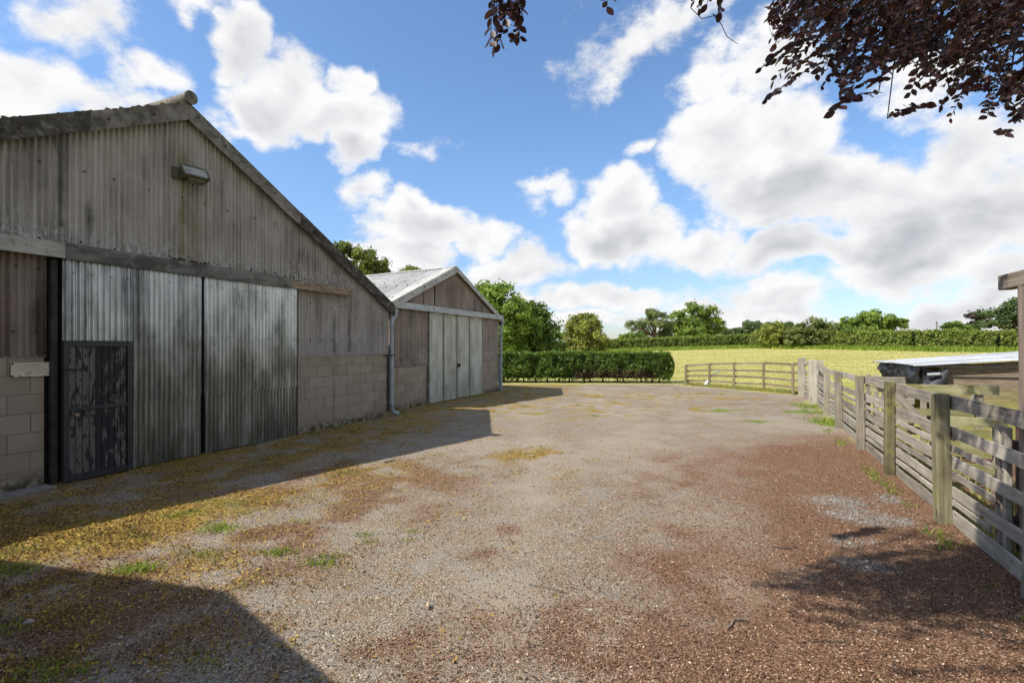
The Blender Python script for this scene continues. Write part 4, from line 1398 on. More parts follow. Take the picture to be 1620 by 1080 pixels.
m_bark = plain_material('bark', (.045, .036, .028), (.13, .105, .08), 5, .95, stretch=(6, 6, 1), bump=.6, spec=.1)
m_bark_pine = plain_material('reddish_pine_bark', (.09, .055, .038), (.20, .125, .09), 5, .95, stretch=(5, 5, 1), bump=.6, spec=.1)


def crown_points(blobs, count, clump, clumps_per=1.0, low_cut=None, shell=.72):
    blobs = np.array(blobs, float)
    w = blobs[:, 3] * np.sqrt(blobs[:, 4] * blobs[:, 3]); w /= w.sum()
    nc = max(len(blobs) * 4, int(count / 70 * clumps_per))
    bi = rng.choice(len(blobs), nc, p=w)
    dv = unit(rng.normal(size=(nc, 3)))
    dv[:, 2] = np.where(dv[:, 2] < -.35, -dv[:, 2] * .6, dv[:, 2])
    rr = (shell + (1.02 - shell) * rng.random(nc)) * np.where(rng.random(nc) < .22, .65, 1)
    B = blobs[bi]
    cc = B[:, :3] + dv * rr[:, None] * np.stack([B[:, 3], B[:, 3], B[:, 4]], 1)
    cr = clump * np.sqrt(B[:, 3]) * (.55 + .8 * rng.random(nc))
    li = rng.integers(0, nc, count)
    off = unit(rng.normal(size=(count, 3))) * (rng.random(count) ** .5)[:, None]
    off[:, 2] *= .75
    stray = np.where(rng.random(count) < .07, 1.75, 1.0)      # loose shoots beyond the clump
    P_ = cc[li] + off * (cr[li] * stray)[:, None]
    tint = np.clip(.5 + .22 * rng.normal(size=nc)[li] + .16 * rng.normal(size=count), 0, 1)
    bias = unit(dv[li] * .8 + off * .6 + np.array([0, 0, .45]))
    return P_, bias, tint, cc


def tree(name, label, base_px, Y, blobs_px, mat, count, leaf, clump=.42, group=None, bark=None, trunk_r=.16, cat='tree', aspect=.62, zs=.85, limbs=14, shell=.72, base_x=None):
    """blobs: (px, py, radius px, depth offset m[, vertical squash])"""
    bx = (base_px - 810) / F_PX * Y
    bz = float(terrain(bx, Y))
    t = thing(name, label, cat, (bx, Y, bz), 0, group)
    bl = []
    for b in blobs_px:
        c = at(b[0], b[1], Y) - Vector((bx, Y, bz))
        r = b[2] / F_PX * Y
        bl.append((c.x, c.y + b[3], c.z, r, r * (b[4] if len(b) > 4 else zs)))
    P_, bias, tint, cc = crown_points(bl, count, clump, shell=shell)
    keep = P_[:, 2] > .05
    P_, bias, tint = P_[keep], bias[keep], tint[keep]
    leaf_cards('crown', P_, leaf * (.6 + .8 * rng.random(len(P_))), bias, mat, t, aspect, tint)
    mb = MB()
    cen = np.average(np.array(bl)[:, :3], axis=0)
    topz = cen[2]
    fork = Vector((cen[0] * .25, cen[1] * .25, topz * .52))
    mid = Vector((cen[0] * .1 + random.uniform(-.1, .1), cen[1] * .1, topz * .28))
    mb.tube([(0, 0, -.2), (0, 0, .1), mid, fork, Vector(cen) * .95], [trunk_r * 1.35, trunk_r * 1.1, trunk_r * .95, trunk_r * .8, trunk_r * .3], 9)
    for b in bl:
        c = Vector(b[:3])
        m_ = fork.lerp(c, .5) + Vector((random.uniform(-.2, .2), random.uniform(-.2, .2), -.06 * b[3]))
        mb.tube([fork, m_, c + Vector((0, 0, b[4] * .3))], [trunk_r * .6, trunk_r * .4, trunk_r * .12], 6)
    sel = rng.choice(len(cc), min(limbs, len(cc)), replace=False)
    for s_ in sel:
        e = Vector(cc[s_])
        bb = min(bl, key=lambda q: (Vector(q[:3]) - e).length)
        c = Vector(bb[:3])
        mb.tube([c, c.lerp(e, .6) + Vector((0, 0, -.05)), e], [trunk_r * .25, trunk_r * .16, trunk_r * .06], 5)
    mb.build('trunk', bark or m_bark, t)
    return t


m_lf_mid = leaf_material('leaf_mid_green', (0.089, 0.145, 0.023), (0.276, 0.380, 0.059), .42, (.27, .31, .06))
m_lf_dark = leaf_material('leaf_dark_green', (0.068, 0.115, 0.024), (0.203, 0.288, 0.054), .4)
m_lf_yel = leaf_material('leaf_yellow_green', (0.115, 0.135, 0.024), (0.351, 0.365, 0.074), .42, (.36, .33, .10))
m_lf_pine = leaf_material('needle_blue_green', (0.079, 0.109, 0.042), (0.246, 0.290, 0.105), .3, (.21, .17, .09))
m_lf_oak = leaf_material('leaf_oak_green', (0.095, 0.149, 0.024), (0.284, 0.378, 0.068), .42, (.30, .35, .09))
m_lf_pale = leaf_material('leaf_grey_green', (.085, .115, .025), (.25, .285, .09), .42)
m_lf_beech = leaf_material('leaf_copper_beech', (.022, .010, .012), (.060, .022, .024), .34, (.11, .038, .036), rough=.4)
m_lf_far = leaf_material('leaf_far_wood', (0.050, 0.085, 0.030), (0.125, 0.175, 0.062), .35)

G = 'trees standing round the yard and meadow'
tree('broadleaf_tree', 'tall dense dark green tree rising behind the rear barn roof corner', 776, 33.0, [(768, 478, 36, 0), (745, 500, 34, .5), (800, 492, 36, -.5), (780, 530, 46, 0), (820, 530, 40, .6), (745, 556, 34, 0), (800, 560, 36, 0), (755, 462, 22, .4), (790, 460, 18, -.6)], m_lf_mid, 21000, .20, .40, G)
tree('broadleaf_tree', 'rounded lower green tree between the rear barn and the yellowish tree', 846, 35.0, [(838, 505, 32, 0), (820, 515, 34, -.6), (856, 528, 32, .5), (868, 545, 26, -.4), (840, 545, 34, .2), (826, 484, 20, .3), (830, 566, 30, 0), (872, 564, 26, 0)], m_lf_dark, 17000, .20, .40, G)
tree('maple_tree', 'small round yellow-green tree standing alone above the near hedge', 924, 45.0, [(921, 522, 26, 0), (905, 532, 19, .3), (943, 535, 19, -.4), (924, 545, 28, 0), (910, 560, 24, 0), (940, 560, 22, 0), (928, 506, 16, .3), (910, 512, 14, -.3), (940, 515, 14, 0)], m_lf_yel, 15000, .19, .42, G)
tree('pine_tree', 'scots pine with flat tiers of needles and a reddish leaning trunk', 1036, 96.0, [(1040, 500, 17, 0, .5), (1026, 512, 18, 1, .45), (1046, 514, 18, -1, .5), (1006, 514, 15, 0, .4), (1014, 520, 16, 1, .35), (1048, 530, 14, 0, .6), (1030, 494, 10, 0, .5), (1058, 520, 10, 1, .6)], m_lf_pine, 9000, .42, .55, G, m_bark_pine, .42, aspect=.35, limbs=8)
tree('oak_tree', 'broad airy light green oak behind the clipped far hedge', 1098, 102.0, [(1096, 492, 17, 0, .7), (1076, 500, 14, 1, .7), (1118, 498, 17, -1, .7), (1100, 514, 24, 0, .8), (1080, 522, 20, 2, .8), (1128, 512, 17, 0, .8), (1120, 528, 20, 1, .8), (1094, 532, 22, -1, .8), (1136, 522, 12, 0, .8), (1074, 534, 14, 0)], m_lf_oak, 14000, .46, .60, G, None, .40, shell=.6)
tree('broadleaf_tree', 'low dark bushy tree at the left foot of the pine', 1010, 110.0, [(1000, 535, 14, 0), (1020, 532, 14, 1), (985, 538, 10, 0), (1052, 534, 14, 0)], m_lf_dark, 5000, .42, .5, G, None, .2)
tree('broadleaf_tree', 'bright green bushy tree breaking through the far hedge line', 1222, 84.0, [(1222, 522, 15, 0), (1210, 532, 14, .5), (1238, 530, 12, -.5), (1222, 540, 18, 0)], m_lf_yel, 6500, .34, .5, G, None, .2)
tree('broadleaf_tree', 'grey-green spreading hawthorn tree in the far hedge', 1288, 80.0, [(1286, 516, 17, 0), (1266, 526, 17, .5), (1310, 524, 18, -.5), (1290, 536, 22, 0), (1328, 532, 16, 0), (1256, 538, 14, 0)], m_lf_pale, 11000, .32, .5, G, None, .22)
tree('broadleaf_tree', 'rounded green field tree with a long bare arm to its right', 1378, 76.0, [(1376, 504, 18, 0, .8), (1356, 514, 18, 1, .8), (1398, 510, 16, -1, .75), (1376, 524, 22, 0), (1420, 514, 14, 0, .6), (1432, 508, 8, .5, .7), (1350, 530, 16, 0), (1400, 528, 16, 0)], m_lf_oak, 12500, .34, .52, G, None, .28, shell=.62)
tree('broadleaf_tree', 'small dark tree left of the far right cedar', 1512, 96.0, [(1512, 514, 10, 0), (1500, 519, 10, 0), (1524, 518, 10, 0), (1512, 528, 14, 0)], m_lf_dark, 3600, .40, .5, G, None, .2)
tree('purple_tree', 'dull purple-leaved tree beside the far right cedar', 1545, 102.0, [(1542, 505, 12, 0), (1552, 515, 14, 0), (1538, 520, 12, 0)], leaf_material('leaf_dull_purple', (.035, .022, .024), (.10, .065, .065), .25), 3600, .42, .55, G, None, .22)
tree('cedar_tree', 'large dark layered cedar at the far right behind the hedge', 1600, 98.0, [(1600, 486, 22, 0, .5), (1580, 500, 24, 1, .5), (1622, 495, 26, 0, .6), (1566, 514, 20, 0, .5), (1600, 512, 30, -1, .6), (1640, 480, 26, 0, .6), (1625, 520, 28, 0)], m_lf_far, 11000, .46, .5, G, None, .45)
tree('birch_tree', 'loose yellow-green tree top showing over the front barn roof', 575, 41.0, [(578, 412, 22, 0), (556, 402, 18, 1), (598, 424, 18, -1), (540, 400, 18, 0), (570, 436, 30, 0), (610, 438, 14, 0), (530, 430, 30, 0)], m_lf_pale, 11000, .24, .42, G, None, .2)
tree('broadleaf_tree', 'tree tip peeping over the ridge of the rear barn', 656, 44.0, [(652, 432, 14, 0), (666, 428, 8, 0), (640, 446, 22, 0), (662, 450, 22, 0)], m_lf_yel, 5000, .24, .42, G, None, .2)


# far wood: a single dark mass
def mass(name, label, cat, segs, Y, mat, count, leaf, depth=10, kind='stuff'):
    pts = []; bi = []; ti = []
    for (p0, p1, top, bot) in segs:
        n = int(count * (p1 - p0) / sum(s[1] - s[0] for s in segs))
        px = rng.uniform(p0, p1, n)
        Yv = Y + rng.uniform(0, depth, n)
        X = (px - 810) / F_PX * Yv
        tz = EYE + (HORIZON - (top + 2 * np.sin(px * .11) + 1.2 * np.sin(px * .37 + 1) + 9 * (vn(px * .05, px * 0 + 3) - .5) + 3 * (vn(px * .4, px * 0 + 8) - .5))) / F_PX * Yv
        bz = terrain(X, Yv)
        u = rng.random(n) ** .6
        pts.append(np.stack([X, Yv, bz + (tz - bz) * u], 1))
        bi.append(np.stack([rng.normal(size=n) * .3, -np.ones(n) * .6, np.ones(n) * .7], 1))
        ti.append(np.clip(.2 + .6 * vn2(px * .3, u * 9) + .1 * rng.normal(size=n), 0, 1))
    o = leaf_cards(name, np.concatenate(pts), leaf * (.6 + .8 * rng.random(sum(len(q) for q in pts))), unit(np.concatenate(bi)), mat, None, .7, np.concatenate(ti))
    tag(o, label, cat)
    o['kind'] = kind
    return o


mass('far_wood', 'far dark wood of mixed trees on the skyline beyond the hedge', 'wood', [(1140, 1175, 520, 550), (1175, 1255, 512, 550), (1255, 1345, 524, 550), (1420, 1500, 530, 550), (960, 1010, 541, 550)], 230, m_lf_far, 34000, 1.2, 40)


# clipped hedges
def hedge(name, label, path, heights, width, mat, count, leaf, core_mat, base_gap=.0, rough=.08, tint_fn=None, lumpy=.1, stems=0, zbase=None):
    """leafy hedge along a polyline; leaves stand on the faces of a lumpy box"""
    t = thing(name, label, 'hedge', (path[0][0], path[0][1], float(terrain(*path[0]))))
    o0 = Vector((path[0][0], path[0][1], float(terrain(*path[0]))))
    path = np.array(path, float)
    seg = np.linalg.norm(np.diff(path, axis=0), axis=1)
    cum = np.concatenate([[0], np.cumsum(seg)])
    L = cum[-1]

    def at_s(s):
        x = np.interp(s, cum, path[:, 0]); y = np.interp(s, cum, path[:, 1]); h = np.interp(s, cum, heights)
        i = np.clip(np.searchsorted(cum, s, 'right') - 1, 0, len(seg) - 1)
        dv = np.diff(path, axis=0)[i] / seg[i][:, None]
        return x, y, h, dv

    hm = np.mean(heights)
    area = np.array([hm * L, hm * L * .35, width * L, width * hm * 2])
    pr = area / area.sum()
    face = rng.choice(4, count, p=pr)
    s = rng.uniform(0, L, count); v = rng.random(count); w = rng.uniform(-1, 1, count)
    s = np.where(face == 3, np.where(rng.random(count) < .5, 0, L), s)
    x, y, h, dv = at_s(s)
    nrm = np.stack([dv[:, 1], -dv[:, 0]], 1)             # towards the viewer
    side = np.where(face == 0, 1.0, np.where(face == 1, -1.0, w))
    vv = np.where(face == 2, 1.0, v)
    lump = 1 + lumpy * (vn(s * 1.4, vv * 2.0 + side) - .5) * 2
    deep = np.abs(rng.normal(size=count)) * rough
    lump2 = lumpy * (vn3(s * 3.6 / hm * 1.5, vv * 3.4 + side * 5, 3) - .5)
    hw = width / 2 * lump * (1 - .12 * np.abs(vv - .5)) - np.where(face < 2, deep, 0) + lump2 * hm * .8
    z = base_gap + (h * (1 + lumpy * .5 * (vn2(s * 1.9, s * 0) - .5) + lump2 * .5) - base_gap) * vv - np.where(face == 2, deep, 0) + rng.normal(size=count) * rough * .6
    z = z + np.where((face == 2) & (rng.random(count) < .06), rng.random(count) * .09 * hm, 0)     # stray shoots
    # rounded shoulders
    sh_ = np.clip((vv - .82) / .18, 0, 1) ** 2
    hw = hw * (1 - .22 * sh_ * (face < 2))
    px = x + nrm[:, 0] * side * hw; py = y + nrm[:, 1] * side * hw
    end = np.where(face == 3, np.where(s < L / 2, -1, 1), 0) * (.1 + .25 * np.sin(np.pi * np.clip(vv, 0, 1)) - np.abs(w) * .2)
    px = px + dv[:, 0] * end; py = py + dv[:, 1] * end
    z = z + terrain(px, py)
    C = np.stack([px, py, z], 1) - np.array(o0)
    bias = np.zeros((count, 3))
    bias[:, :2] = nrm * np.where(face == 0, 1, np.where(face == 1, -1, 0))[:, None] + dv * np.where(face == 3, np.sign(end), 0)[:, None]
    bias[:, 2] = np.where(face == 2, 1.0, .35)
    tint = np.clip(.22 + .45 * vn3(s * 2.2, vv * 4 + side) + lump2 / lumpy * .5 + .22 * rng.normal(size=count) * .6 + np.where(face == 2, .12, 0), 0, 1)  # light put into the leaf tint: top and bulges paler, hollows darker
    if tint_fn is not None:
        drop, tint, mi = tint_fn(s / L, vv, tint, face)
    else:
        drop = np.zeros(count, bool); mi = np.zeros(count, bool)
    a = ~drop & ~mi
    sz = leaf * (.6 + .8 * rng.random(count))
    leaf_cards('foliage', C[a], sz[a], unit(bias)[a], mat, t, .55, tint[a])
    if mi.any():
        b = mi & ~drop
        leaf_cards('dead_foliage', C[b], sz[b] * .8, unit(bias)[b], m_lf_dead, t, .4, tint[b])
    # twiggy inside
    ns = max(4, int(L / .5))
    ss = np.linspace(.15, L - .15, ns)
    x, y, h, dv = at_s(ss)
    nn = np.stack([dv[:, 1], -dv[:, 0]], 1)
    tz = terrain(x, y)
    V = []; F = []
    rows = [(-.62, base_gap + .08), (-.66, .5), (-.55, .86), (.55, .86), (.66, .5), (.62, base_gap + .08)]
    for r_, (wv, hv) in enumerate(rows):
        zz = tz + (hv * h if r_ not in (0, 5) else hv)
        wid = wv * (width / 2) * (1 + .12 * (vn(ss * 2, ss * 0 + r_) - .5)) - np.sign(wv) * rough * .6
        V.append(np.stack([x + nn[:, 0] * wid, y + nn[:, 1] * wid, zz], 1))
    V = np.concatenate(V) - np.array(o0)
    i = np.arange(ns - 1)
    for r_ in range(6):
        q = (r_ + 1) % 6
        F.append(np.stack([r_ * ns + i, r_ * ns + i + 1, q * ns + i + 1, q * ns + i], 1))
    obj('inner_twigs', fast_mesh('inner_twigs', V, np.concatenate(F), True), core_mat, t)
    if stems:
        mb = MB()
        for q in np.linspace(.3, L - .3, stems):
            x_, y_, h_, d_ = at_s(np.array([q + random.uniform(-.15, .15)]))
            b = Vector((x_[0], y_[0] - random.uniform(-.1, .35), float(terrain(x_[0], y_[0])))) - o0
            mb.tube([b + Vector((0, 0, -.05)), b + Vector((random.uniform(-.05, .05), 0, .2)), b + Vector((random.uniform(-.12, .12), .05, .55))], [.05, .038, .03], 6)
        mb.build('stems', m_bark, t)
    return t


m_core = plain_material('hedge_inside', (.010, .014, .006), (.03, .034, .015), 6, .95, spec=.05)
m_lf_hedge = leaf_material('leaf_hedge', (0.039, 0.075, 0.011), (0.144, 0.227, 0.029), .33, (.20, .28, .045), rough=.42)
m_lf_dead = leaf_material('leaf_dead_hedge', (.05, .03, .022), (.15, .085, .055), .15)


def near_tint(u, v, tint, face):
    n = vn(u * 14, v * 3)
    dead = (u > .62) & (u < .95) & (v < .50 + .35 * (n - .5)) & (face == 0) & (rng.random(len(u)) < .8 * sstep(v, .6, .25) + .1)
    drop = (v < .22) & (rng.random(len(u)) < .55 * (n > .42)) & (face < 2)
    return drop, np.clip(tint, 0, 1), dead


hedge('clipped_hedge', 'dense dark evergreen hedge across the end of the yard beside the rear barn', [(-4.5, 24.9), (-.4, 24.7), (4.0, 24.5), (7.55, 24.35)], [1.43, 1.40, 1.47, 1.42], 1.25, m_lf_hedge, 42000, .105, m_core, .16, .07, near_tint, .34, 22)
hp = [(16.5, 92), (30, 92), (43, 91), (49.6, 80), (55, 68), (61, 63), (72, 60)]
m_lf_fh = leaf_material('leaf_far_hedge', (0.095, 0.135, 0.024), (0.284, 0.338, 0.068), .4, (.29, .24, .10))


def far_tint(u, v, tint, face):
    return np.zeros(len(u), bool), np.clip(tint + .18 * (vn2(u * 60, v * 2) - .5), 0, 1), (rng.random(len(u)) < .06)


hedge('field_hedge', 'long mixed field hedge along the far side of the meadow', hp, [2.0, 2.15, 2.2, 2.5, 2.5, 2.35, 2.4], 2.0, m_lf_fh, 42000, .34, m_core, .1, .18, far_tint, .30)


# ------------------------------------------------------------------ rough grass
def blades(name, label, X, Y, hgt, mat, width=.008, lean=.35, kind='stuff', z=None):
    n = len(X)
    Z = (terrain(X, Y) + .005) if z is None else z
    base = np.stack([X, Y, Z], 1)
    an = rng.uniform(0, 2 * math.pi, n)
    wv = np.stack([np.cos(an), np.sin(an), np.zeros(n)], 1) * (width * (.6 + .8 * rng.random(n)))[:, None]
    ln = unit(np.stack([rng.normal(size=n) * lean, rng.normal(size=n) * lean, np.ones(n)], 1))
    h = np.asarray(hgt)[:, None]
    mid = base + ln * h * .55
    tip = base + ln * h + np.stack([rng.normal(size=n), rng.normal(size=n), -np.abs(rng.normal(size=n))], 1) * h * .18
    V = np.stack([base - wv, base + wv, mid + wv * .7, mid - wv * .7, tip], 1).reshape(-1, 3)
    b = np.arange(n) * 5
    F = np.concatenate([np.stack([b, b + 1, b + 2], 1), np.stack([b, b + 2, b + 3], 1), np.stack([b + 3, b + 2, b + 4], 1)])
    me = fast_mesh(name, V, F, False, {'tint': np.repeat(rng.random(n), 5)})
    o = obj(name, me, mat)
    tag(o, label, 'grass')
    o['kind'] = kind
    return o


m_gr = leaf_material('grass_blade_green', (.11, .17, .018), (.28, .36, .045), .4, (.42, .43, .11))
m_gr_y = leaf_material('grass_blade_meadow', (.22, .225, .06), (.37, .35, .11), .35, (.46, .41, .18))
# verge under the far hedge
s = rng.uniform(0, 1, 26000)
hpn = np.array(hp, float); sg_ = np.linalg.norm(np.diff(hpn, axis=0), axis=1); cm = np.concatenate([[0], np.cumsum(sg_)]) / sg_.sum()
X = np.interp(s, cm, hpn[:, 0]); Y = np.interp(s, cm, hpn[:, 1])
ofs = 1.0 + np.abs(rng.normal(size=len(s))) * 2.2
X = X - ofs * .35; Y = Y - ofs
blades('verge_grass', 'long green grass along the foot of the far field hedge', X, Y, .35 + .45 * rng.random(len(X)), m_gr, .05, .3)
# meadow edge just behind the fences
X = []; Y = []
for (a, b, n, sp) in [((3.3, 2.6), (9.2, 15.0), 5000, .5), ((9.3, 15.2), (10.5, 18.2), 1600, .5), ((10.5, 18.2), (7.7, 23.0), 4500, .45)]:
    t = rng.random(n)
    o_ = np.abs(rng.normal(size=n)) * sp + .06
    dx, dy = b[0] - a[0], b[1] - a[1]
    L = math.hypot(dx, dy)
    sgx, sgy = dy / L, -dx / L
    X.append(a[0] + dx * t + sgx * o_ * 1); Y.append(a[1] + dy * t + sgy * o_)
X = np.concatenate(X); Y = np.concatenate(Y)
blades('fence_grass', 'rough yellow-green grass growing behind the fences', X, Y, .05 + .14 * rng.random(len(X)), m_gr_y, .007, .5, z=np.full(len(X), .012))
n = 95000
r_ = rng.random(n) ** .8
Y = 16 + r_ * 70
X = rng.uniform(.2, 1.05, n) * Y
ok = (yard_weights(X, Y)['field'] > .9)
X, Y = X[ok], Y[ok]
blades('meadow_stubble', 'mown yellow-green stubble of the meadow', X, Y, .04 + .07 * rng.random(len(X)), m_gr_y, .014, .6)

# ------------------------------------------------------------------ loose cover of the yard
def yard_sample(n, near=2.3, far=9.0, power=1.6):
    Y = near + (far - near) * rng.random(n) ** power
    X = rng.uniform(-1.06, 1.06, n) * Y
    dist = (X - O1[0]) * DY - (Y - O1[1]) * DX
    ok = (dist > .06) & (X < fence_x(Y) + .35)
    return X[ok], Y[ok]


def pick(wname, X, Y, thr=.0, gain=1.0):
    w = yard_weights(X, Y)
    p_ = np.clip(w[wname] * gain + thr, 0, 1)
    ok = rng.random(len(X)) < p_
    return X[ok], Y[ok]


def colour_material(name, stops, rough=.9):
    m, k, bs, out = material(name)
    k.l.new(k.ramp(k.attr('tint'), stops), bs.inputs['Base Color'])
    bs.inputs['Roughness'].default_value = rough
    bs.inputs['Specular IOR Level'].default_value = .2
    return m


def pebbles(name, X, Y, size, mat, squash=.55):
    n = len(X)
    Z = ground_height(X, Y) + .012 + terrain(X, Y)
    C = np.stack([X, Y, Z], 1)
    an = rng.uniform(0, 2 * math.pi, n)
    u = np.stack([np.cos(an), np.sin(an), rng.normal(size=n) * .25], 1); v = np.stack([-np.sin(an), np.cos(an), rng.normal(size=n) * .25], 1)
    s = np.asarray(size)[:, None]
    asp = (.6 + .5 * rng.random(n))[:, None]
    up = np.array([0, 0, 1.0])
    j = lambda: (.75 + .5 * rng.random(n))[:, None]
    V = np.stack([C + u * s * j(), C + (u * .5 + v * .87 * asp) * s * j(), C + (-u * .5 + v * .87 * asp) * s * j(), C - u * s * j(), C + (-u * .5 - v * .87 * asp) * s * j(), C + (u * .5 - v * .87 * asp) * s * j(),
                  C + up * s * squash * j() + u * s * .2, C + up * s * squash * j() - u * s * .25], 1).reshape(-1, 3)
    b = np.arange(n) * 8
    tri = [(0, 1, 6), (1, 2, 7), (2, 3, 7), (3, 4, 7), (4, 5, 6), (5, 0, 6), (1, 7, 6), (4, 6, 7)]
    F = np.concatenate([np.stack([b + a for a in t_], 1) for t_ in tri])
    return obj(name, fast_mesh(name, V, F, False, {'tint': np.repeat(rng.random(n), 8)}), mat)


m_peb = colour_material('gravel_stone', [(0, (.055, .042, .03)), (.35, (.17, .137, .10)), (.7, (.275, .23, .175)), (.95, (.36, .31, .245)), (1, (.55, .49, .41))])
m_slate = colour_material('slate_chip', [(0, (.09, .10, .10)), (.6, (.22, .237, .232)), (1, (.40, .415, .40))])
X, Y = yard_sample(150000)
w = yard_weights(X, Y)
ok = rng.random(len(X)) < np.clip(.8 - .5 * w['litter'] - .7 * w['moss'] - .55 * w['pale'], .05, 1)
X, Y = X[ok], Y[ok]
stuff(tag(pebbles('loose_gravel', X, Y, .003 + .0085 * rng.random(len(X)) ** 4, m_peb), 'loose grey-brown gravel over the yard', 'gravel'))
X, Y = yard_sample(60000, 3.0, 7.0, 1.0)
X, Y = pick('slate', X, Y, 0, .5)
stuff(tag(pebbles('slate_chippings', X, Y, .006 + .010 * rng.random(len(X)) ** 2, m_slate, .4), 'blue-grey slate chippings showing in patches near the fence', 'chippings'))


def chips(name, X, Y, size, mat, aspect=.5, tilt=.45, lift=.006):
    n = len(X)
    C = np.stack([X, Y, ground_height(X, Y) + .014 + lift * rng.random(n)], 1)
    nr = unit(np.stack([rng.normal(size=n) * tilt, rng.normal(size=n) * tilt, np.ones(n)], 1))
    a = unit(np.cross(nr, rng.normal(size=(n, 3)))); b = np.cross(nr, a)
    s = np.asarray(size)[:, None]
    V = np.stack([C - a * s, C + b * s * aspect + nr * s * .25, C + a * s, C - b * s * aspect + nr * s * .25], 1).reshape(-1, 3)
    return obj(name, fast_mesh(name, V, np.arange(n * 4).reshape(-1, 4), False, {'tint': np.repeat(rng.random(n), 4)}), mat)


m_lit = colour_material('leaf_litter', [(0, (.035, .018, .010)), (.35, (.125, .066, .038)), (.7, (.24, .138, .082)), (.95, (.37, .235, .15)), (1, (.58, .47, .37))])
X, Y = yard_sample(380000, 2.3, 10.5, 1.4)
X, Y = pick('litter', X, Y, .02, .95)
stuff(tag(chips('leaf_litter', X, Y, .004 + .0075 * rng.random(len(X)) ** 1.5, m_lit), 'red-brown beech husks and leaf litter strewn under the tree', 'litter'))
m_moss = colour_material('moss_frond', [(0, (.05, .034, .012)), (.3, (.18, .115, .03)), (.7, (.36, .235, .048)), (1, (.50, .36, .09))])
X, Y = yard_sample(170000, 2.4, 11.0, 1.2)
X, Y = pick('moss', X, Y, 0, .9)
stuff(tag(chips('moss', X, Y, .006 + .011 * rng.random(len(X)), m_moss, .5, 1.2, .014), 'golden-brown moss spreading over the gravel along the barn', 'moss'))

# green tufts
tx = []; ty = []; th = []
for (px, py, n, sp, h) in [(210, 903, 240, .10, .05), (350, 838, 200, .10, .05), (300, 812, 120, .09, .035), (325, 880, 90, .08, .03), (345, 795, 90, .1, .03), (385, 812, 60, .08, .03), (440, 877, 150, .09, .04), (508, 893, 150, .08, .04), (525, 880, 90, .06, .03), (20, 905, 160, .12, .05),
                           (270, 818, 100, .09, .03), (480, 826, 60, .07, .03), (575, 847, 70, .06, .025), (655, 842, 50, .05, .02), (583, 858, 60, .05, .02), (650, 855, 40, .05, .02), (705, 766, 40, .06, .02), (10, 1000, 120, .1, .04), (60, 1070, 120, .12, .04), (115, 1065, 90, .1, .04), (330, 1058, 60, .08, .03)]:
    x, y = gnd(px, py)
    tx.append(x + rng.normal(size=n) * sp); ty.append(y + rng.normal(size=n) * sp * .6); th.append(h * (.5 + rng.random(n)))
t_ = rng.random(1500) ** 1.2 * 17 - 9
o_ = .05 + np.abs(rng.normal(size=1500)) * .07
cl = vn(t_ * 2.5, t_ * 0 + 4) > .52                   # weeds along the foot of the barns
off_ = np.where(t_ > .6, -.48, 0.0)
wx_ = O1[0] + t_ * DX + (o_ + off_) * DY; wy_ = O1[1] + t_ * DY - (o_ + off_) * DX
cl &= (t_ < 7.5)
tx.append(wx_[cl]); ty.append(wy_[cl]); th.append(.03 + .07 * rng.random(cl.sum()))
fy = rng.uniform(3.2, 15, 1800); fx = fence_x(fy) - .02 + rng.normal(size=1800) * .06
cl = vn2(fy * 2.2, fy * 0 + 1) > .52
tx.append(fx[cl]); ty.append(fy[cl]); th.append(.03 + .06 * rng.random(cl.sum()))
X, Y = yard_sample(60000, 9, 22, 1.0)
X, Y = pick('grass', X, Y, 0, .75)
tx.append(X); ty.append(Y); th.append(.03 + .06 * rng.random(len(X)))
for (px, py, n, sp, h) in [(1290, 645, 500, .28, .13), (1318, 668, 500, .25, .13), (1305, 655, 350, .25, .10), (1262, 640, 200, .3, .08)]:
    x, y = gnd(px, py)
    tx.append(x + rng.normal(size=n) * sp); ty.append(y + rng.normal(size=n) * sp); th.append(h * (.5 + rng.random(n)))
X = np.concatenate(tx); Y = np.concatenate(ty)
blades('yard_grass', 'small bright green grass tufts growing through the gravel', X, Y, np.concatenate(th), m_gr, .0045, .8, z=ground_height(X, Y) + .012)

# ------------------------------------------------------------------ small loose things on the ground
m_straw = plain_material('dry_straw', (.36, .28, .15), (.52, .43, .27), 20, .8)
m_twig = plain_material('grey_twig', (.10, .085, .06), (.26, .23, .16), 20, .9)
m_stone = plain_material('pale_stone', (.20, .17, .14), (.36, .32, .28), 12, .95)
m_cut = plain_material('cut_wood', (.34, .25, .14), (.50, .40, .26), 18, .9)


def stick(name, label, cat, pix, r, mat, lift=.012):
    x0, y0 = gnd(*pix[0][:2])
    t = []
    for q in pix:
        x, y = gnd(q[0], q[1])
        t.append((x - x0, y - y0, .012 + lift + (q[2] if len(q) > 2 else 0)))
    mb = MB().tube(t, r, 6)
    o = mb.build(name, mat, None, (x0, y0, 0))
    return tag(o, label, cat)


x0, y0 = gnd(256, 866)
st1 = MB().tube([(0.05, 0, .105), (.0, -.015, .06), (-.06, -.03, .01)], [.006, .005, .003], 5).tube([(.05, 0, .105), (.052, .0, .05), (.075, -.02, .01)], [.005, .004, .003], 5)
tag(st1.build('straw_stalk', m_straw, None, (x0, y0, .012)), 'forked dry straw stalk propped upright in the mossy gravel at left', 'stalk')
x0, y0 = gnd(100, 823)
tag(MB().tube([(0, 0, 0), (.03, 0, .09)], [.004, .002], 5).build('straw_stalk', m_straw, None, (x0, y0, .012)), 'single thin dry stalk standing at the edge of the barn shadow', 'stalk')
stick('twig', 'pale dry twig lying by the shadow edge in front of the sliding doors', 'twig', [(240, 792), (256, 791)], .005, m_straw)
stick('twig', 'bent grey twig lying on the litter near the bottom right', 'twig', [(1150, 999), (1157, 994), (1160, 984), (1184, 985)], .006, m_twig)
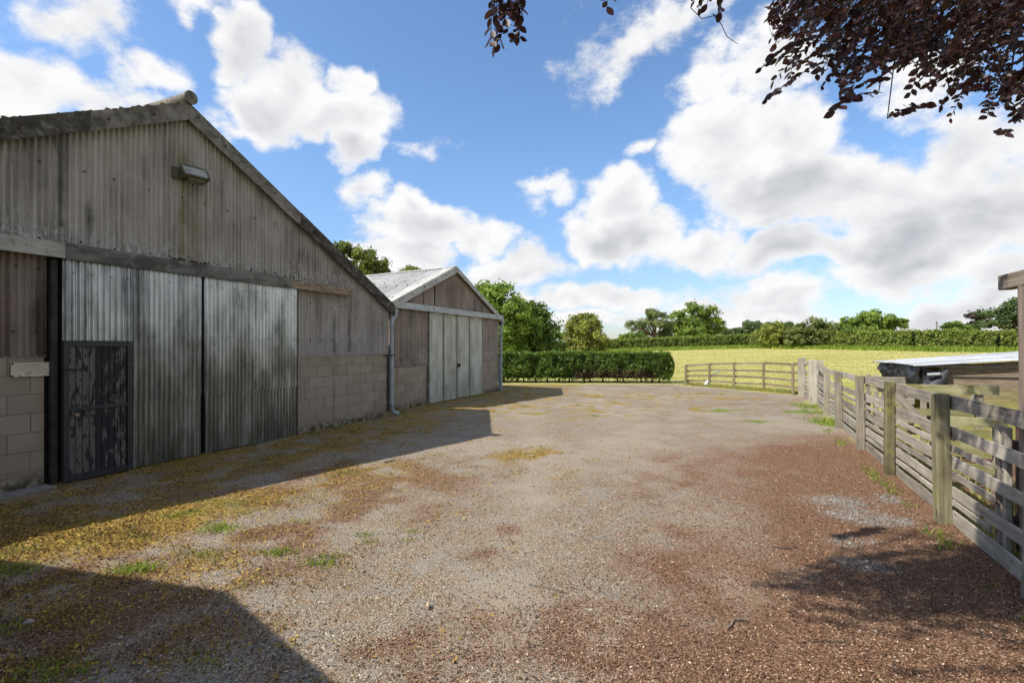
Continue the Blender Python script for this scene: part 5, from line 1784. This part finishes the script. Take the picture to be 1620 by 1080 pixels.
stick('twig', 'long thin curved brown twig on the gravel near the bottom centre', 'twig', [(836, 929), (868, 934), (900, 943)], .003, m_bark)
stick('twig', 'thin dark twig lying on the litter at lower right', 'twig', [(1222, 868), (1245, 871), (1262, 869)], .005, m_bark)
stick('twig', 'thin brown twig close to the bottom edge right of centre', 'twig', [(1268, 1021), (1300, 1019), (1345, 1022)], .003, m_bark)
stick('twig', 'short dark twig lying in front of the block wall', 'twig', [(607, 733), (625, 730)], .008, m_bark)
x0, y0 = gnd(677, 964)
ch = MB().tube([(0, -.025, .016), (.002, 0, .02), (-.004, .03, .016)], [.011, .014, .011], 8)
tag(ch.build('wood_chunk', m_cut, None, (x0, y0, .012)), 'small pale stub of wood lying on the gravel', 'wood')


def rock(label, px, py, s, seed):
    rr = random.Random(seed)
    x, y = gnd(px, py)
    vs_ = []; nseg = 9
    prof = [(0, .0), (.9, .05), (1.0, .3), (.75, .62), (.35, .8)]
    for (rad, zz) in prof:
        for i in range(nseg):
            a = 2 * math.pi * i / nseg
            q = rad * (1 + rr.uniform(-.14, .14))
            vs_.append((s * q * math.cos(a), s * .75 * q * math.sin(a), s * (zz + rr.uniform(-.05, .05))))
    fs = [(r * nseg + i, r * nseg + (i + 1) % nseg, (r + 1) * nseg + (i + 1) % nseg, (r + 1) * nseg + i) for r in range(len(prof) - 1) for i in range(nseg)]
    fs.append(tuple(range((len(prof) - 1) * nseg, len(prof) * nseg)))
    tag(MB().add(vs_, fs).build('stone', m_stone, None, (x, y, .006)), label, 'stone')


rock('fist-sized pale stone in the shadow at the lower left corner', 45, 988, .036, 2)
rock('small pale pebble in the shade left of bottom centre', 190, 1010, .018, 3)
rock('small white stone on the litter by the bottom right edge', 1576, 993, .018, 4)
rock('small white stone lying on dark litter near the fence', 1504, 895, .016, 6)
rock('small stone at the near end of the slate patch', 1437, 963, .018, 5)
# far post on the skyline
tag(MB().tube([(0, 0, 0), (0, 0, 5.0)], [.16, .11], 8).box(-.5, .5, -.06, .06, 4.4, 4.55).build('utility_pole', m_bark, None, (131, 154, float(terrain(131, 154)))), 'distant utility pole standing above the far hedge at right', 'pole')

# ------------------------------------------------------------------ copper beech overhead
bt = thing('copper_beech_tree', 'copper beech with dark purple leaves hanging into the top of the picture', 'tree', (8.6, .6, 0))
BO = Vector((8.6, .6, 0))
leafV = [(0, 0, 0), (.14, .18, .02), (.38, .31, .035), (.66, .27, .03), (.86, .13, 0), (1, 0, -.04), (.86, -.13, 0), (.66, -.27, .03), (.38, -.31, .035), (.14, -.18, .02), (.5, 0, -.02)]
leafF = [(i, 10, (i + 1) % 10) for i in range(10)]
SP = []          # sprays: (tip, back direction, length)


def spray_px(px, py, Y, L=.6, back=(.55, .05, .6)):
    t = at(px, py, Y)
    b = Vector(back) + Vector((random.uniform(-.5, .5), random.uniform(-.7, .7), random.uniform(-.45, .3)))
    SP.append((t, b.normalized(), L, True))


ox = [1190, 1205, 1225, 1250, 1275, 1300, 1330, 1360, 1390, 1420, 1450, 1480, 1510, 1540, 1570, 1600, 1640, 1720]
oy = [70, 150, 100, 130, 120, 100, 178, 140, 120, 130, 140, 165, 180, 140, 170, 212, 190, 230]
for (px, py) in [(1204, 108), (1212, 160), (1222, 130), (1250, 128), (1318, 180), (1335, 160), (1372, 138), (1300, 140), (1440, 150), (1468, 165), (1502, 190), (1488, 168), (1540, 140), (1562, 185), (1590, 214), (1600, 190), (1555, 165), (1615, 150), (1400, 125), (1350, 120),
                 (1290, 120), (1260, 60), (1246, 20), (1235, 40)]:
    spray_px(px, py, random.uniform(3.6, 4.6), random.uniform(.42, .6))
cnt = 0
while cnt < 440:
    px = random.uniform(1215, 1660)
    top = np.interp(px, ox, oy)
    py = -40 + (top + 25) * random.random() ** .85
    if px < 1290 and py > 60 and random.random() < .6: continue
    spray_px(px, py, random.uniform(3.7, 6.3), random.uniform(.45, .75))
    cnt += 1
for (px, py, Y) in [(776, 70, 3.3), (790, 74, 3.3), (803, 58, 3.35), (814, 66, 3.4), (795, 44, 3.3), (782, 20, 3.3), (806, 16, 3.35), (818, 30, 3.4), (790, -4, 3.3), (1118, 10, 3.7), (1098, 4, 3.6), (783, 76, 3.35), (822, 62, 3.4), (800, 28, 3.4), (790, 6, 3.3), (960, 14, 3.5), (1140, 22, 3.7), (1105, 18, 3.6)]:
    SP.append((at(px, py, Y), Vector((random.uniform(-.1, .25), random.uniform(-.2, .1), 1.0)).normalized(), .30 if px < 900 else .25, True))
# canopy over and behind the camera, above the frame, whose dappled shade falls at lower right
cnt = 0
while cnt < 325:
    if cnt >= 260:                                   # shade on the nearest fence bays
        f_ = random.uniform(-.1, 1.15) if cnt < 290 else random.gauss(.95, .06); h0 = random.uniform(0, 1.3); h = random.uniform(3.4, 4.4)
        q = Vector((3.6 + .9 * f_ - SHX * h, 3.4 + 1.75 * f_ - SHY * h, h0 + h)); sx_ = 9
    elif cnt < 200:
        if cnt < 140: sx_, sy_ = random.gauss(2.8, .55), random.gauss(3.66, .27)
        else: sx_, sy_ = random.uniform(2.9, 4.4), random.uniform(2.9, 4.5)
        h = random.uniform(4.5, 5.6)
        q = Vector((sx_ - SHX * h, sy_ - SHY * h, h))
    else:
        q = Vector((random.uniform(.5, 7), random.uniform(-4, 1.2), random.uniform(4.4, 7.2)))
    if q.y > 0 and q.z < EYE + .75 * q.y + .5: continue
    if cnt < 200 and (sx_ < 1.75 or (sx_ < 2.3 and sy_ > 3.9)): continue
    SP.append((q, Vector((random.uniform(.2, .9), random.uniform(-.5, .4), random.uniform(.1, .6))).normalized(), random.uniform(.55, .8), False))
    cnt += 1
LV = []; LO = []; tw = MB()
for (tip, back, L, vis) in SP:
    base = tip + back * L
    sag = Vector((0, 0, .10 * L))
    P0, P1, P2 = base, base.lerp(tip, .5) + sag, tip
    curve = [(1 - t) ** 2 * P0 + 2 * t * (1 - t) * P1 + t * t * P2 for t in [i / 5 for i in range(6)]]
    tw.tube([q - BO for q in curve], [.006, .005, .004, .003, .0025, .0015], 4, False)
    dirn = (tip - base).normalized()
    side = dirn.cross(Vector((random.uniform(-.5, .5), random.uniform(-.5, .5), 1))).normalized()
    nl = int(L / .030)
    for i in range(nl):
        t = (i + .6) / nl
        c = (1 - t) ** 2 * P0 + 2 * t * (1 - t) * P1 + t * t * P2
        sgn = 1 if i % 2 else -1
        ax = (dirn * random.uniform(.3, .9) + side * sgn * random.uniform(.6, 1.1) + Vector((0, 0, random.uniform(-.5, .15)))).normalized()
        up = (side.cross(dirn) * .5 + Vector((random.gauss(0, .7), random.gauss(-.35, .8), random.gauss(.2, .6)))).normalized()
        yv = up.cross(ax).normalized(); zv = ax.cross(yv)
        s_ = random.uniform(.045, .088)
        mtx = Matrix(((ax.x * s_, yv.x * s_, zv.x * s_, c.x - BO.x), (ax.y * s_, yv.y * s_, zv.y * s_, c.y - BO.y), (ax.z * s_, yv.z * s_, zv.z * s_, c.z - BO.z), (0, 0, 0, 1)))
        (LO if vis else LV).append((c.y, mtx))
# hanging bare twig
tw.tube([at(1128, 22, 3.7) - BO, at(1142, 40, 3.7) - BO, at(1150, 58, 3.7) - BO, at(1167, 70, 3.7) - BO], [.004, .003, .003, .002], 5)
tw.tube([at(1092, 12, 3.7) - BO, at(1110, 30, 3.7) - BO, at(1135, 24, 3.7) - BO], [.003, .003, .003], 5)
# trunk and limbs
tk = MB()
tk.tube([(0, 0, -.2), (0, 0, .4), (-.1, 0, 2.2), (-.35, .1, 4.2), (-.5, .2, 7.0), (-.4, .2, 10)], [.62, .50, .42, .36, .25, .08], 16)
limbs = [((-.3, .1, 3.6), (-2.0, 1.2, 4.9), (-3.8, 3.0, 5.6), (-5.2, 3.6, 5.4)), ((-.4, .1, 4.4), (-3.0, .6, 5.6), (-6.0, 1.4, 5.9), (-9.0, 1.8, 5.4)), ((-.4, .1, 4.8), (-1.6, 2.4, 5.8), (-2.4, 4.2, 6.2), (-2.8, 5.0, 6.0)),
         ((-.45, .1, 5.2), (-2.4, -1.6, 6.2), (-5.5, -2.4, 6.6), (-8.0, -1.6, 6.2)), ((-.3, 0, 3.9), (-1.6, -1.0, 5.0), (-3.6, -2.6, 5.6), (-5.0, -3.4, 5.6)), ((-.1, 0, 4.5), (1.5, 1.5, 6), (2.8, 2.5, 7)), ((-.1, 0, 4.8), (1.4, -1.5, 6), (2.4, -2.6, 7))]
for lm in limbs:
    tk.tube(lm, [.20, .13, .07, .025][:len(lm)], 8)
lp = [Vector(q) for lm in limbs for q in lm[1:]]
for (tip, back, L, vis) in SP:
    base = tip + back * L - BO
    near = min(lp, key=lambda q: (q - base).length)
    if random.random() < .55:
        md = base.lerp(near, .5) + Vector((0, 0, .15))
        tw.tube([base, md, near], [.004, .006, .009], 4, False)
tk.build('trunk', m_bark, bt)
stuff(tw.build('twigs', plain_material('dark_twig_bark', (.02, .015, .013), (.055, .042, .036), 9, .9, spec=.1), bt))
LO.sort(key=lambda q: q[0])
mleaf = MB().add(leafV, leafF, True).mesh('leaf')
at_ = mleaf.attributes.new('tint', 'FLOAT', 'POINT')
at_.data.foreach_set('value', [.5] * len(leafV))
for (yv, mtx) in LO[:290]:
    o = obj('leaf', mleaf, m_lf_beech, bt)
    o.matrix_local = mtx
rest = LO[290:] + LV
lv = np.array([(*q, 1.0) for q in leafV])
M = np.array([np.array(m_) for (_, m_) in rest])
V = np.einsum('nij,kj->nki', M, lv)[:, :, :3].reshape(-1, 3)
F = (np.array(leafF)[None] + (np.arange(len(rest)) * len(leafV))[:, None, None]).reshape(-1, 3)
stuff(obj('crown', fast_mesh('crown', V, F, True, {'tint': np.repeat(rng.random(len(rest)), len(leafV))}), m_lf_beech, bt))
